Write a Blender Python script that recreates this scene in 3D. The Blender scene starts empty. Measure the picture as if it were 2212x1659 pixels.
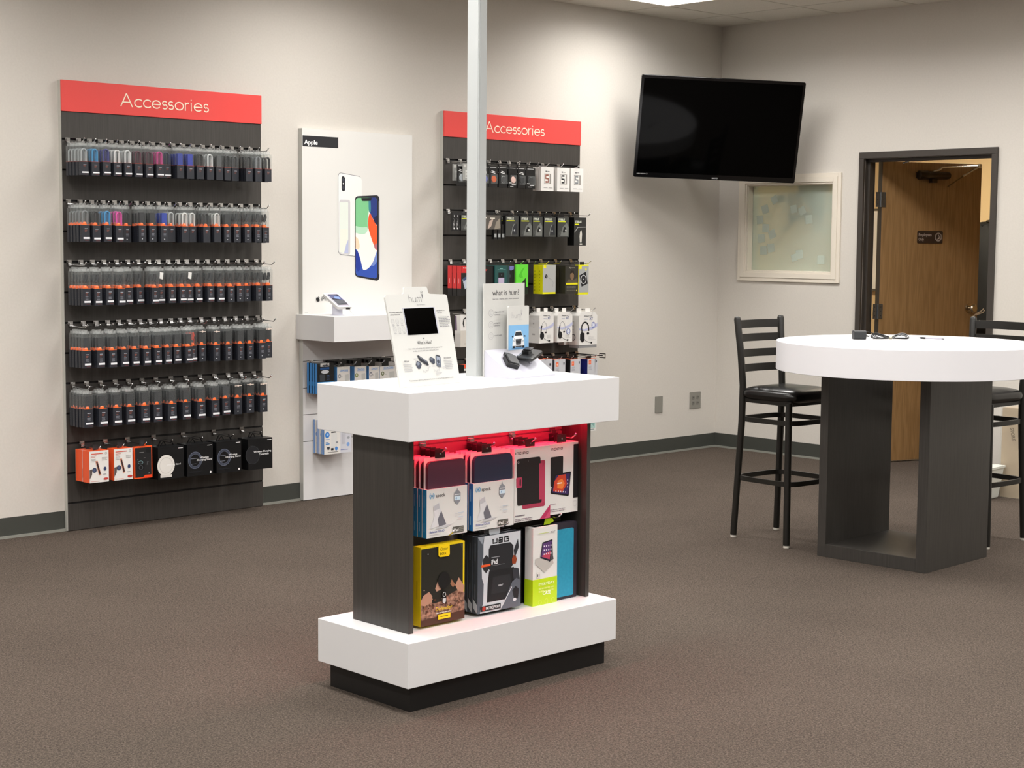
import bpy, bmesh, math, random
from mathutils import Vector, Matrix
PI = math.pi
C = bpy.context.scene.collection
sc = bpy.context.scene
random.seed(7)
RES = (2212, 1659)

# ------------------------------------------------------------------ camera
cam_d = bpy.data.cameras.new('camera'); cam = bpy.data.objects.new('camera', cam_d); C.objects.link(cam)
F_PX = 3477.65; YAW = 0.7635; PITCH = 0.0888335; ROLL = 0.007622
cam_d.sensor_fit = 'HORIZONTAL'; cam_d.sensor_width = 36.0; cam_d.lens = F_PX * 36.0 / RES[0]
cam_d.clip_start = 0.05; cam_d.clip_end = 60
cam.location = (-9.225, -7.474, 1.5)
def _basis():
    c, s = math.cos(YAW), math.sin(YAW)
    M = Matrix(((c, s, 0), (-s, c, 0), (0, 0, 1)))
    r0 = Vector((1, 0, 0)); f0 = Vector((0, math.cos(PITCH), -math.sin(PITCH))); u0 = Vector((0, math.sin(PITCH), math.cos(PITCH)))
    cr, sr = math.cos(ROLL), math.sin(ROLL)
    return M @ (cr * r0 + sr * u0), M @ (-sr * r0 + cr * u0), M @ f0
_r, _u, _f = _basis()
cam.rotation_euler = Matrix((_r, _u, -_f)).transposed().to_euler()
sc.camera = cam

# ------------------------------------------------------------------ world, view
w = bpy.data.worlds.new('world'); sc.world = w; w.use_nodes = True
w.node_tree.nodes['Background'].inputs[0].default_value = (0.80, 0.87, 1.0, 1); w.node_tree.nodes['Background'].inputs[1].default_value = 0.5
sc.view_settings.view_transform = 'Standard'; sc.view_settings.look = 'None'
sc.view_settings.gamma = 1.0; sc.view_settings.use_curve_mapping = False
sc.view_settings.exposure = 0.0
sc.cycles.max_bounces = 7; sc.cycles.diffuse_bounces = 4; sc.cycles.glossy_bounces = 3
sc.cycles.transparent_max_bounces = 24; sc.cycles.transmission_bounces = 4
LAMP = 5.0           # brightness of the lamp diffusers
LAMP_W = 31.0        # watts of light that each ceiling lamp throws down
LAMP_SPREAD = 158
LED = 80.0          # red strip strength

# ------------------------------------------------------------------ materials
def lin(h):
    if isinstance(h, (tuple, list)): return tuple(h[:3]) + (1,)
    h = h.lstrip('#'); h = ''.join(c * 2 for c in h) if len(h) == 3 else h; v = [int(h[i:i + 2], 16) / 255 for i in (0, 2, 4)]
    return tuple(x / 12.92 if x <= 0.04045 else ((x + 0.055) / 1.055) ** 2.4 for x in v) + (1,)
MATS = {}
def mat(name, col='#808080', rough=0.5, metal=0.0, spec=0.5, emit=None, coat=0.0):
    if name in MATS: return MATS[name]
    m = bpy.data.materials.new(name); m.use_nodes = True; b = m.node_tree.nodes['Principled BSDF']
    b.inputs['Base Color'].default_value = lin(col); b.inputs['Roughness'].default_value = rough; b.inputs['Metallic'].default_value = metal
    b.inputs['Specular IOR Level'].default_value = spec
    if coat: b.inputs['Coat Weight'].default_value = coat; b.inputs['Coat Roughness'].default_value = 0.05
    if emit: b.inputs['Emission Color'].default_value = lin(emit[0]); b.inputs['Emission Strength'].default_value = emit[1]
    MATS[name] = m; return m
def ink(h): return mat('print_' + h.lstrip('#'), h, 0.45, 0, 0.35)
def nodes(m): return m.node_tree.nodes, m.node_tree.links, m.node_tree.nodes['Principled BSDF']
def noise_mat(name, c1, c2, scale, rough, stretch=(1, 1, 1), bump=0.0, detail=4, lo=0.3, hi=0.7, spec=0.5, coat=0, bscale=None):
    m = mat(name, c1, rough, 0, spec, coat=coat); N, L, b = nodes(m)
    tc = N.new('ShaderNodeTexCoord'); mp = N.new('ShaderNodeMapping'); mp.inputs['Scale'].default_value = stretch
    nz = N.new('ShaderNodeTexNoise'); nz.inputs['Scale'].default_value = scale; nz.inputs['Detail'].default_value = detail
    cr = N.new('ShaderNodeValToRGB'); cr.color_ramp.elements[0].color = lin(c1); cr.color_ramp.elements[1].color = lin(c2)
    cr.color_ramp.elements[0].position = lo; cr.color_ramp.elements[1].position = hi
    L.new(tc.outputs['Object'], mp.inputs[0]); L.new(mp.outputs[0], nz.inputs['Vector']); L.new(nz.outputs['Fac'], cr.inputs[0]); L.new(cr.outputs[0], b.inputs['Base Color'])
    if bump:
        bp = N.new('ShaderNodeBump'); bp.inputs['Strength'].default_value = bump; bp.inputs['Distance'].default_value = 0.004
        L.new(nz.outputs['Fac'], bp.inputs['Height']); L.new(bp.outputs[0], b.inputs['Normal'])
    return m
WALL = noise_mat('wall_paint', '#cbc6be', '#cfcac2', 90, 0.75, bump=0.08, spec=0.25)
TAN = mat('back_room_paint', '#d9bf94', 0.8, spec=0.2)
CEIL = noise_mat('ceiling_tile', '#dcd8cf', '#ccc8be', 260, 0.9, bump=0.1, spec=0.1)
GRIDM = mat('ceiling_grid', '#c9c5ba', 0.5)
BASEB = mat('rubber_base', '#3f413c', 0.5, spec=0.4)
BLIP = mat('rubber_base_lip', '#8b8c84', 0.35)  # lighter grey stands in for light reflecting off the rubber toe
LAMW = noise_mat('dark_laminate', '#312e2b', '#423f3b', 9, 0.42, stretch=(14, 14, 0.6), lo=0.2, hi=0.8)
LAMK = noise_mat('charcoal_laminate', '#2f2c29', '#403c38', 9, 0.42, stretch=(14, 14, 0.5), lo=0.25, hi=0.75)
WHITE = mat('white_laminate', '#dbdada', 0.38, spec=0.4)
WHITEP = mat('white_poster', '#dddcd8', 0.3, spec=0.5)
GROOVE = mat('groove_black', '#0b0a0a', 0.7)
EDGE = mat('panel_edge', '#b9b8b0', 0.4)
RED = mat('header_red', '#e64a46', 0.35)
KICK = mat('kick_black', '#0d0b0a', 0.5)
BLACKM = mat('black_metal', '#16140f', 0.42, spec=0.5)
VINYL = mat('black_vinyl', '#0c0b0a', 0.27, spec=0.6)
CHROME = mat('chrome', '#c9c9c9', 0.18, 1.0)
STEEL = mat('steel_grey', '#6f7274', 0.35, 0.9)
ALU = mat('aluminium_pole', '#bcc0c0', 0.45, 0.2)
BLK = mat('black_plastic', '#0e0e0f', 0.35)
SCREEN = mat('screen_black', '#020202', 0.05, spec=0.08)
FOOT = mat('glide_white', '#c9c4b9', 0.5)
FRAMEB = mat('door_frame_brown', '#3b3631', 0.45)
TRIMW = mat('trim_white', '#ded6c8', 0.4)
PLATE = mat('plate_grey', '#85837b', 0.4)
CARD = noise_mat('cardboard', '#b9a58a', '#ac9980', 8, 0.8, spec=0.2)
ORANGE = mat('orange_plastic', '#ff6d28', 0.35)
SLEEVE = mat('dark_sleeve', '#23262e', 0.5)
SLEEVE2 = mat('dark_sleeve_edge', '#2d3038', 0.5)
def carpet():
    m = mat('carpet', '#6b6058', 0.95, spec=0.05); N, L, b = nodes(m)
    tc = N.new('ShaderNodeTexCoord')
    mp = N.new('ShaderNodeMapping'); mp.inputs['Rotation'].default_value = (0, 0, 0.4)
    v = N.new('ShaderNodeTexVoronoi'); v.inputs['Scale'].default_value = 230
    n2 = N.new('ShaderNodeTexNoise'); n2.inputs['Scale'].default_value = 140; n2.inputs['Detail'].default_value = 6; n2.inputs['Roughness'].default_value = 0.8
    n3 = N.new('ShaderNodeTexNoise'); n3.inputs['Scale'].default_value = 1.3; n3.inputs['Detail'].default_value = 2
    cr = N.new('ShaderNodeValToRGB'); e = cr.color_ramp.elements
    e[0].position = 0.34; e[0].color = lin('#4a423a'); e[1].position = 0.66; e[1].color = lin('#8a7e73')
    x = e.new(0.5); x.color = lin('#6a5f56')
    mx = N.new('ShaderNodeMix'); mx.data_type = 'RGBA'; mx.blend_type = 'MULTIPLY'; mx.inputs['Factor'].default_value = 0.55
    cr2 = N.new('ShaderNodeValToRGB'); cr2.color_ramp.elements[0].color = (1, 1, 1, 1); cr2.color_ramp.elements[1].color = (0.25, 0.25, 0.25, 1); cr2.color_ramp.elements[0].position = 0.15; cr2.color_ramp.elements[1].position = 0.75
    mx2 = N.new('ShaderNodeMix'); mx2.data_type = 'RGBA'; mx2.blend_type = 'MULTIPLY'; mx2.inputs['Factor'].default_value = 0.3
    L.new(tc.outputs['Object'], mp.inputs[0])
    for t in (v, n2, n3): L.new(mp.outputs[0], t.inputs['Vector'])
    L.new(n2.outputs['Fac'], cr.inputs[0]); L.new(v.outputs['Distance'], cr2.inputs[0])
    L.new(cr.outputs[0], mx.inputs[6]); L.new(cr2.outputs[0], mx.inputs[7])
    L.new(mx.outputs[2], mx2.inputs[6]); L.new(n3.outputs['Fac'], mx2.inputs[7]); L.new(mx2.outputs[2], b.inputs['Base Color'])
    bp = N.new('ShaderNodeBump'); bp.inputs['Strength'].default_value = 0.7; bp.inputs['Distance'].default_value = 0.006
    L.new(n2.outputs['Fac'], bp.inputs['Height']); L.new(bp.outputs[0], b.inputs['Normal'])
    return m
CARPET = carpet()
def oak():
    m = mat('oak_veneer', '#7b5733', 0.45); N, L, b = nodes(m)
    tc = N.new('ShaderNodeTexCoord'); mp = N.new('ShaderNodeMapping'); mp.inputs['Scale'].default_value = (5, 5, 0.35)
    n1 = N.new('ShaderNodeTexNoise'); n1.inputs['Scale'].default_value = 3.0; n1.inputs['Detail'].default_value = 3; n1.inputs['Distortion'].default_value = 0.6
    wv = N.new('ShaderNodeMath'); wv.operation = 'MULTIPLY'; wv.inputs[1].default_value = 14
    fr = N.new('ShaderNodeMath'); fr.operation = 'PINGPONG'; fr.inputs[1].default_value = 1.0
    mp2 = N.new('ShaderNodeMapping'); mp2.inputs['Scale'].default_value = (160, 160, 4)
    n2 = N.new('ShaderNodeTexNoise'); n2.inputs['Scale'].default_value = 1.0; n2.inputs['Detail'].default_value = 3
    ad = N.new('ShaderNodeMath'); ad.operation = 'MULTIPLY_ADD'; ad.inputs[1].default_value = 0.35
    cr = N.new('ShaderNodeValToRGB'); cr.color_ramp.elements[0].color = lin('#70532f'); cr.color_ramp.elements[1].color = lin('#93724a'); cr.color_ramp.elements[0].position = 0.15; cr.color_ramp.elements[1].position = 0.9
    L.new(tc.outputs['Object'], mp.inputs[0]); L.new(mp.outputs[0], n1.inputs['Vector']); L.new(n1.outputs['Fac'], wv.inputs[0]); L.new(wv.outputs[0], fr.inputs[0])
    L.new(tc.outputs['Object'], mp2.inputs[0]); L.new(mp2.outputs[0], n2.inputs['Vector'])
    L.new(fr.outputs[0], ad.inputs[0]); L.new(n2.outputs['Fac'], ad.inputs[2]); L.new(ad.outputs[0], cr.inputs[0]); L.new(cr.outputs[0], b.inputs['Base Color'])
    return m
OAK = oak()
def clear(name, tint, fac, rough=0.15):
    m = bpy.data.materials.new(name); m.use_nodes = True; N = m.node_tree.nodes; L = m.node_tree.links; N.clear()
    o = N.new('ShaderNodeOutputMaterial'); mx = N.new('ShaderNodeMixShader'); t = N.new('ShaderNodeBsdfTransparent'); p = N.new('ShaderNodeBsdfPrincipled')
    t.inputs[0].default_value = (0.95, 0.96, 0.96, 1)
    p.inputs['Base Color'].default_value = lin(tint); p.inputs['Roughness'].default_value = rough
    lw = N.new('ShaderNodeLayerWeight'); lw.inputs[0].default_value = 0.35
    ma = N.new('ShaderNodeMath'); ma.operation = 'MULTIPLY_ADD'; ma.inputs[1].default_value = 0.28; ma.inputs[2].default_value = fac
    L.new(lw.outputs['Facing'], ma.inputs[0]); L.new(ma.outputs[0], mx.inputs[0]); L.new(t.outputs[0], mx.inputs[1]); L.new(p.outputs[0], mx.inputs[2]); L.new(mx.outputs[0], o.inputs[0])
    MATS[name] = m; return m
SHELL = clear('clear_pack', '#b9bcbb', 0.045)
TABM = clear('clear_tab', '#d4d6d4', 0.22)  # whitish, more opaque tint paints in the bright sheen on the clear tabs
BAGM = clear('clear_bag', '#e6e2d6', 0.10)
def frosted():
    m = bpy.data.materials.new('frosted_glass'); m.use_nodes = True; N = m.node_tree.nodes; L = m.node_tree.links; b = N['Principled BSDF']
    b.inputs['Base Color'].default_value = lin('#d9e4da'); b.inputs['Roughness'].default_value = 0.34; b.inputs['Transmission Weight'].default_value = 0.62
    b.inputs['IOR'].default_value = 1.12; MATS['frosted_glass'] = m; return m
FROST = frosted()

# ------------------------------------------------------------------ mesh builder
TEXT_CACHE = {}
def text_polys(s, bold=0.0):
    k = (s, bold)
    if k in TEXT_CACHE: return TEXT_CACHE[k]
    cu = bpy.data.curves.new('txt', 'FONT'); cu.body = s; cu.size = 1.0; cu.resolution_u = 3; cu.offset = bold
    ob = bpy.data.objects.new('txt', cu); C.objects.link(ob)
    dg = bpy.context.evaluated_depsgraph_get(); dg.update(); me = ob.evaluated_get(dg).to_mesh()
    vs = [(v.co.x, v.co.y) for v in me.vertices]; fs = [tuple(p.vertices) for p in me.polygons]
    xs = [v[0] for v in vs] or [0, 1]
    TEXT_CACHE[k] = (vs, fs, min(xs), max(xs))
    ob.evaluated_get(dg).to_mesh_clear(); bpy.data.objects.remove(ob); bpy.data.curves.remove(cu)
    return TEXT_CACHE[k]
class MB:
    def __init__(s): s.v = []; s.f = []; s.m = []; s.mats = []; s.T = Matrix.Identity(4)
    def mi(s, m):
        if m not in s.mats: s.mats.append(m)
        return s.mats.index(m)
    def add(s, vs, fs, m):
        o = len(s.v); s.v += [tuple(s.T @ Vector(p)) for p in vs]; s.f += [tuple(o + i for i in f) for f in fs]; s.m += [s.mi(m)] * len(fs); return s
    def box(s, a, b, m):
        x0, y0, z0 = (min(a[i], b[i]) for i in range(3)); x1, y1, z1 = (max(a[i], b[i]) for i in range(3))
        return s.add([(x0, y0, z0), (x1, y0, z0), (x1, y1, z0), (x0, y1, z0), (x0, y0, z1), (x1, y0, z1), (x1, y1, z1), (x0, y1, z1)],
                     [(0, 3, 2, 1), (4, 5, 6, 7), (0, 1, 5, 4), (1, 2, 6, 5), (2, 3, 7, 6), (3, 0, 4, 7)], m)
    def quad(s, pts, m): return s.add(pts, [tuple(range(len(pts)))], m)
    def rbox(s, a, b, r, m, axis=2, n=4):
        """box with corners rounded about one axis"""
        ax = [i for i in range(3) if i != axis]; (p, q) = ax
        lo = [min(a[i], b[i]) for i in range(3)]; hi = [max(a[i], b[i]) for i in range(3)]
        out = []
        for cx, cy, a0 in ((hi[p] - r, hi[q] - r, 0), (lo[p] + r, hi[q] - r, PI / 2), (lo[p] + r, lo[q] + r, PI), (hi[p] - r, lo[q] + r, 1.5 * PI)):
            for k in range(n + 1): t = a0 + k * PI / 2 / n; out.append((cx + r * math.cos(t), cy + r * math.sin(t)))
        N = len(out); vs = []
        for z in (lo[axis], hi[axis]):
            for x, y in out: c = [0, 0, 0]; c[p] = x; c[q] = y; c[axis] = z; vs.append(tuple(c))
        return s.add(vs, [tuple(range(N - 1, -1, -1)), tuple(range(N, 2 * N))] + [(i, (i + 1) % N, N + (i + 1) % N, N + i) for i in range(N)], m)
    def prism(s, pts, O, U, V, d, m, mside=None):
        """outline pts (u,v) on plane O,U,V, thickness d towards -N"""
        O, U, V = Vector(O), Vector(U), Vector(V); Nn = U.cross(V); k = len(pts)
        a = [O + U * x + V * y for x, y in pts]; bb = [p - Nn * d for p in a]
        s.add([tuple(p) for p in a], [tuple(range(k))], m)
        return s.add([tuple(p) for p in a + bb], [tuple(range(2 * k - 1, k - 1, -1))] + [(i, k + i, k + (i + 1) % k, (i + 1) % k) for i in range(k)], mside or m)
    def tube(s, path, r, m, n=8, closed=False, cap=True):
        P = [Vector(p) for p in path]; k = len(P); rs = r if isinstance(r, (list, tuple)) else [r] * k; vs = []
        prev = None
        for i, p in enumerate(P):
            t = (P[(i + 1) % k] - P[i - 1]) if closed else (P[min(i + 1, k - 1)] - P[max(i - 1, 0)])
            t.normalize()
            if prev is None:
                a = Vector((0, 0, 1)) if abs(t.z) < 0.9 else Vector((1, 0, 0)); x = t.cross(a).normalized()
            else:
                x = prev - t * prev.dot(t)
                x = x.normalized() if x.length > 1e-6 else t.orthogonal().normalized()
            prev = x; y = t.cross(x)
            for j in range(n): q = 2 * PI * j / n; vs.append(tuple(p + (x * math.cos(q) + y * math.sin(q)) * rs[i]))
        fs = []
        for i in range(k if closed else k - 1):
            a, b2 = i * n, ((i + 1) % k) * n
            fs += [(a + j, a + (j + 1) % n, b2 + (j + 1) % n, b2 + j) for j in range(n)]
        if not closed and cap: fs += [tuple(range(n - 1, -1, -1)), tuple((k - 1) * n + j for j in range(n))]
        return s.add(vs, fs, m)
    def band(s, path, hw, hh, m, closed=False):
        """rectangular bar swept along path; hw across (horizontal), hh half height"""
        P = [Vector(p) for p in path]; k = len(P); vs = []
        for i, p in enumerate(P):
            t = (P[(i + 1) % k] - P[i - 1]) if closed else (P[min(i + 1, k - 1)] - P[max(i - 1, 0)])
            t.normalize(); x = t.cross(Vector((0, 0, 1))).normalized(); z = x.cross(t)
            for a, b in ((-hw, -hh), (hw, -hh), (hw, hh), (-hw, hh)): vs.append(tuple(p + x * a + z * b))
        fs = []
        for i in range(k if closed else k - 1):
            a, b2 = i * 4, ((i + 1) % k) * 4
            fs += [(a + j, a + (j + 1) % 4, b2 + (j + 1) % 4, b2 + j) for j in range(4)]
        if not closed: fs += [(3, 2, 1, 0), tuple((k - 1) * 4 + j for j in range(4))]
        return s.add(vs, fs, m)
    def lathe(s, prof, m, n=24, c=(0, 0, 0)):
        k = len(prof); vs = [(c[0] + r * math.cos(2 * PI * j / n), c[1] + r * math.sin(2 * PI * j / n), c[2] + z) for r, z in prof for j in range(n)]
        fs = [(i * n + j, i * n + (j + 1) % n, (i + 1) * n + (j + 1) % n, (i + 1) * n + j) for i in range(k - 1) for j in range(n)]
        return s.add(vs, fs + [tuple(range(n - 1, -1, -1)), tuple((k - 1) * n + j for j in range(n))], m)
    def pad(s, c, a, b, h, m, e=0.45, ez=0.7, nu=32, nv=12):
        """soft cushion: superellipsoid"""
        def sg(v, p): return math.copysign(abs(v) ** p, v)
        vs = []
        for i in range(nv + 1):
            ph = -PI / 2 + PI * i / nv; cz = max(math.cos(ph), 0) ** ez
            for j in range(nu):
                t = 2 * PI * j / nu
                vs.append((c[0] + a * cz * sg(math.cos(t), e), c[1] + b * cz * sg(math.sin(t), e), c[2] + h * sg(math.sin(ph), ez)))
        fs = [(i * nu + j, i * nu + (j + 1) % nu, (i + 1) * nu + (j + 1) % nu, (i + 1) * nu + j) for i in range(nv) for j in range(nu)]
        return s.add(vs, fs, m)
    def art(s, O, U, V, items, eps=0.0006, step=0.00008):
        """printed marks lying on the face at O with axes U (right) and V (up)"""
        O, U, V = Vector(O), Vector(U), Vector(V); Nn = U.cross(V).normalized(); lay = eps
        for it in items:
            k = it[0]; lay += step; B = O + Nn * lay
            def P(x, y): return tuple(O + Nn * lay + U * x + V * y)
            if k == 'r': _, x0, y0, x1, y1, c = it; s.quad([P(x0, y0), P(x1, y0), P(x1, y1), P(x0, y1)], ink(c) if isinstance(c, str) else c)
            elif k == 'p': _, pts, c = it; s.quad([P(*p) for p in pts], ink(c) if isinstance(c, str) else c)
            elif k == 'c': _, x, y, rx, ry, c = it; s.quad([P(x + rx * math.cos(2 * PI * j / 24), y + ry * math.sin(2 * PI * j / 24)) for j in range(24)], ink(c))
            elif k == 'o':
                _, x, y, rx, ry, wd, c = it; n = 28
                vs = [P(x + (rx - q * wd) * math.cos(2 * PI * j / n), y + (ry - q * wd) * math.sin(2 * PI * j / n)) for q in (0, 1) for j in range(n)]
                s.add(vs, [(j, (j + 1) % n, n + (j + 1) % n, n + j) for j in range(n)], ink(c))
            elif k == 'l':
                _, strokes, wd, c = it
                for st in strokes:
                    lay += step * 1.2; B = O + Nn * lay
                    Q = [Vector((p[0], p[1])) for p in st]; vs = []; n = len(Q)
                    for i in range(n):
                        d = (Q[min(i + 1, n - 1)] - Q[max(i - 1, 0)])
                        d = d.normalized() if d.length else Vector((1, 0)); nn = Vector((-d.y, d.x)) * wd / 2
                        vs += [P(*(Q[i] - nn)), P(*(Q[i] + nn))]
                    s.add(vs, [(2 * i, 2 * i + 2, 2 * i + 3, 2 * i + 1) for i in range(n - 1)], ink(c))
            elif k == 'b':
                _, rects, c = it
                for x0, y0, x1, y1 in rects: s.quad([P(x0, y0), P(x1, y0), P(x1, y1), P(x0, y1)], ink(c))
            elif k == 't':
                _, st, x, y, h, c = it[:6]; al = it[6] if len(it) > 6 else 'l'; wid = it[7] if len(it) > 7 else None; bd = it[8] if len(it) > 8 else 0.0
                rot = it[9] if len(it) > 9 else 0.0
                vs, fs, a0, a1 = text_polys(st, bd); sy = h / 0.73; sx = sy if not wid else wid / max(a1 - a0, 1e-3)
                ox = {'l': 0, 'c': -(a1 - a0) * sx / 2, 'r': -(a1 - a0) * sx}[al]; cr, sr = math.cos(rot), math.sin(rot)
                def TT(p):
                    X = ox + (p[0] - a0) * sx; Y = p[1] * sy
                    return P(x + X * cr - Y * sr, y + X * sr + Y * cr)
                s.add([TT(p) for p in vs], fs, ink(c))
        return s
    def mesh(s, name):
        me = bpy.data.meshes.new(name); me.from_pydata(s.v, [], s.f)
        for m in s.mats: me.materials.append(m)
        me.polygons.foreach_set('material_index', s.m); me.update(); return me
def lines(x0, y0, x1, n, gap, h, seed=1, ragged=0.25, c='#8a8a8a'):
    """small print too small to read: dashes"""
    R = random.Random(seed); out = []
    for i in range(n):
        y = y0 - i * gap; x = x0; xe = x1 - (x1 - x0) * R.random() * ragged
        while x < xe:
            wd = (x1 - x0) * (0.08 + 0.14 * R.random()); out.append((x, y - h, min(x + wd, xe), y)); x += wd + (x1 - x0) * 0.03
    return ('b', out, c)
def arc(cx, cy, r, a0, a1, n=18): return [(cx + r * math.cos(math.radians(a0 + (a1 - a0) * i / n)), cy + r * math.sin(math.radians(a0 + (a1 - a0) * i / n))) for i in range(n + 1)]

# ------------------------------------------------------------------ object helpers
MESH = {}
def obj(name, mb, parent=None, loc=(0, 0, 0), rot=None, key=None, smooth=False, bevel=0):
    if key and key in MESH: me = MESH[key]
    else:
        if callable(mb): mb = mb()
        me = mb.mesh(name)
        if smooth:
            me.polygons.foreach_set('use_smooth', [True] * len(me.polygons))
            if smooth != 'all': me.set_sharp_from_angle(angle=math.radians(40))
        if key: MESH[key] = me
    o = bpy.data.objects.new(name, me); C.objects.link(o); o.location = loc
    if rot: o.rotation_euler = rot
    if parent: o.parent = parent
    if bevel:
        bv = o.modifiers.new('bevel', 'BEVEL'); bv.width = bevel; bv.segments = 2; bv.limit_method = 'ANGLE'
    return o
def tag(o, label, cat, group=None):
    o['label'] = label; o['category'] = cat
    if group: o['group'] = group
    return o
def thing(name, label, cat, loc=(0, 0, 0), rotz=0, group=None, rot=None):
    o = bpy.data.objects.new(name, None); C.objects.link(o); o.location = loc; o.rotation_euler = rot or (0, 0, rotz); o.empty_display_size = 0.05
    return tag(o, label, cat, group)
def struct(name, mb, **k): o = obj(name, mb, **k); o['kind'] = 'structure'; return o
ORD = ['first', 'second', 'third', 'fourth', 'fifth', 'sixth', 'seventh', 'eighth', 'ninth', 'tenth', 'eleventh', 'twelfth', 'thirteenth', 'fourteenth', 'fifteenth', 'sixteenth', 'seventeenth', 'eighteenth', 'nineteenth', 'twentieth']
FX, FZ = (1, 0, 0), (0, 0, 1)           # the axes of a face that looks towards -Y

# ================================================================== ROOM
H = 3.045
XW, YW = -15.5, -13.5
struct('floor', MB().box((XW, YW, -0.1), (0, 0, 0), CARPET).box((0, -4.3, -0.1), (3.6, 1.8, 0), CARPET))
# ceiling with T-bar grid and openings for the lamps
LX0, LY0 = -1.05, -0.38
lamps = [(LX0 - 2.44 * i - 0.61, LY0 - 1.83 * j - 1.22 - (0.22 if i else 0)) for i in range(5) for j in range(5)]
def ceiling():
    b = MB(); xs = sorted({XW, 0.0} | {x for x, y in lamps} | {x + 0.61 for x, y in lamps}); ys = sorted({YW, 0.0} | {y for x, y in lamps} | {y + 1.22 for x, y in lamps})
    xs = [x for x in xs if x >= XW]; L_ = {(round(x, 3), round(y, 3)) for x, y in lamps}
    for i in range(len(xs) - 1):
        for j in range(len(ys) - 1):
            mx_, my_ = (xs[i] + xs[i + 1]) / 2, (ys[j] + ys[j + 1]) / 2
            if any(x < mx_ < x + 0.61 and y < my_ < y + 1.22 for x, y in lamps): continue
            b.box((xs[i], ys[j], H), (xs[i + 1], ys[j + 1], H + 0.02), CEIL)
    x = LX0 + 0.61
    while x > XW: b.box((x - 0.012, YW, H - 0.002), (x + 0.012, 0, H + 0.001), GRIDM); x -= 0.61
    y = LY0
    while y > YW: b.box((XW, y - 0.012, H - 0.0025), (0, y + 0.012, H + 0.001), GRIDM); y -= 0.61
    b.box((0.12, -4.3, H - 0.3), (3.6, 1.8, H - 0.28), CEIL)
    return b
struct('ceiling', ceiling())
DY0, DY1, DZ = -2.189, -1.244, 2.062      # door opening in the right wall
WY0, WY1, WZ0, WZ1 = -0.992, -0.262, 1.298, 1.905   # window opening
T = 0.12
def wall_right():
    b = MB()
    b.box((0, YW, 0), (T, DY0, H), WALL).box((0, DY0, DZ), (T, DY1, H), WALL).box((0, DY1, 0), (T, WY0, H), WALL)
    b.box((0, WY0, 0), (T, WY1, WZ0), WALL).box((0, WY0, WZ1), (T, WY1, H), WALL).box((0, WY1, 0), (T, 0.12, H), WALL)
    return b
struct('wall_left', MB().box((XW, 0, 0), (0, 0.12, H), WALL))
struct('wall_right', wall_right())
struct('wall_front', MB().box((XW, YW - 0.12, 0), (T, YW, H), WALL))
struct('wall_back', MB().box((XW - 0.12, YW - .12, 0), (XW, 0.12, H), WALL))
struct('wall_storeroom', MB().box((3.6, -4.3, 0), (3.72, 1.8, H - .28), TAN).box((T, 1.8, 0), (3.72, 1.92, H - .28), TAN).box((T, -4.42, 0), (3.72, -4.3, H - .28), TAN)
       .box((T, -4.3, 0), (T + 0.004, DY0 - 0.05, H - 0.3), TAN).box((T, DY1 + 0.05, 0), (T + 0.004, WY0 - 0.02, H - 0.3), TAN))
def baseb(p0, p1):
    b = MB()
    for (z0, z1, d, m) in ((0.012, 0.1045, 0.004, BASEB), (0, 0.013, 0.012, BLIP)):
        if p0[1] == p1[1]: b.box((p0[0], p0[1] - d, z0), (p1[0], p1[1], z1), m)
        else: b.box((p0[0] - d, p0[1], z0), (p1[0], p1[1], z1), m)
    return b
struct('baseboard_left', baseb((XW, 0), (0, 0)))
b = baseb((0, -1.205), (0, 0)); b2 = baseb((0, YW), (0, -2.229)); b.add(b2.v, b2.f[:0], BASEB)
for (z0, z1, d, m) in ((0.012, 0.1045, 0.004, BASEB), (0, 0.013, 0.012, BLIP)): b.box((-d, YW, z0), (0, -2.229, z1), m)
struct('baseboard_right', b)
# door frame
b = MB()
for a, c in (((-0.02, -1.244, 0), (0.0, -1.206, 2.0635)), ((-0.02, -2.228, 0), (0.0, -2.189, 2.0635)), ((-0.02, -2.228, 2.064), (0.0, -1.206, 2.107)),
             ((0.0, -1.2445, 0), (T, -1.236, 2.064)), ((0.0, -2.197, 0), (T, -2.1885, 2.064)), ((0.0, -2.197, 2.0615), (T, -1.236, 2.071)),
             ((0.03, -1.262, 0), (0.072, -1.244, 2.05)), ((0.03, -2.189, 0), (0.072, -2.171, 2.05)), ((0.03, -2.189, 2.042), (0.072, -1.244, 2.062))):
    b.box(a, c, FRAMEB)
struct('trim_1', b, bevel=0.002)
tr1 = bpy.data.objects['trim_1']
obj('closer_bracket', MB().box((0.035, -1.63, 2.040), (0.085, -1.53, 2.060), STEEL).tube([(0.06, -1.54, 2.04), (0.06, -1.50, 2.03)], 0.006, CHROME, 6), tr1)
# window in the right wall
win = bpy.data.objects.new('window_1', None); C.objects.link(win); win['kind'] = 'structure'
def wframe():
    b = MB(); o = 0.072
    for k, (i, t) in enumerate(((0.0, 0.012), (0.012, 0.02), (0.046, 0.015))):
        e = (0.012, 0.046, 0.072)[k]
        y0, y1, z0, z1 = WY0 - e, WY1 + e, WZ0 - e, WZ1 + e; Y0, Y1, Z0, Z1 = WY0 - i, WY1 + i, WZ0 - i, WZ1 + i
        b.box((-t, y0, z0), (0, Y0, z1), TRIMW).box((-t, Y1, z0), (0, y1, z1), TRIMW).box((-t, Y0, z0), (0, Y1, Z0), TRIMW).box((-t, Y0, Z1), (0, Y1, z1), TRIMW)
    d = 0.075
    b.box((0, WY0, WZ0), (d, WY0 + 0.006, WZ1), TRIMW).box((0, WY1 - 0.006, WZ0), (d, WY1, WZ1), TRIMW).box((0, WY0, WZ0), (d, WY1, WZ0 + 0.006), TRIMW).box((0, WY0, WZ1 - 0.006), (d, WY1, WZ1), TRIMW)
    return b
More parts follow.
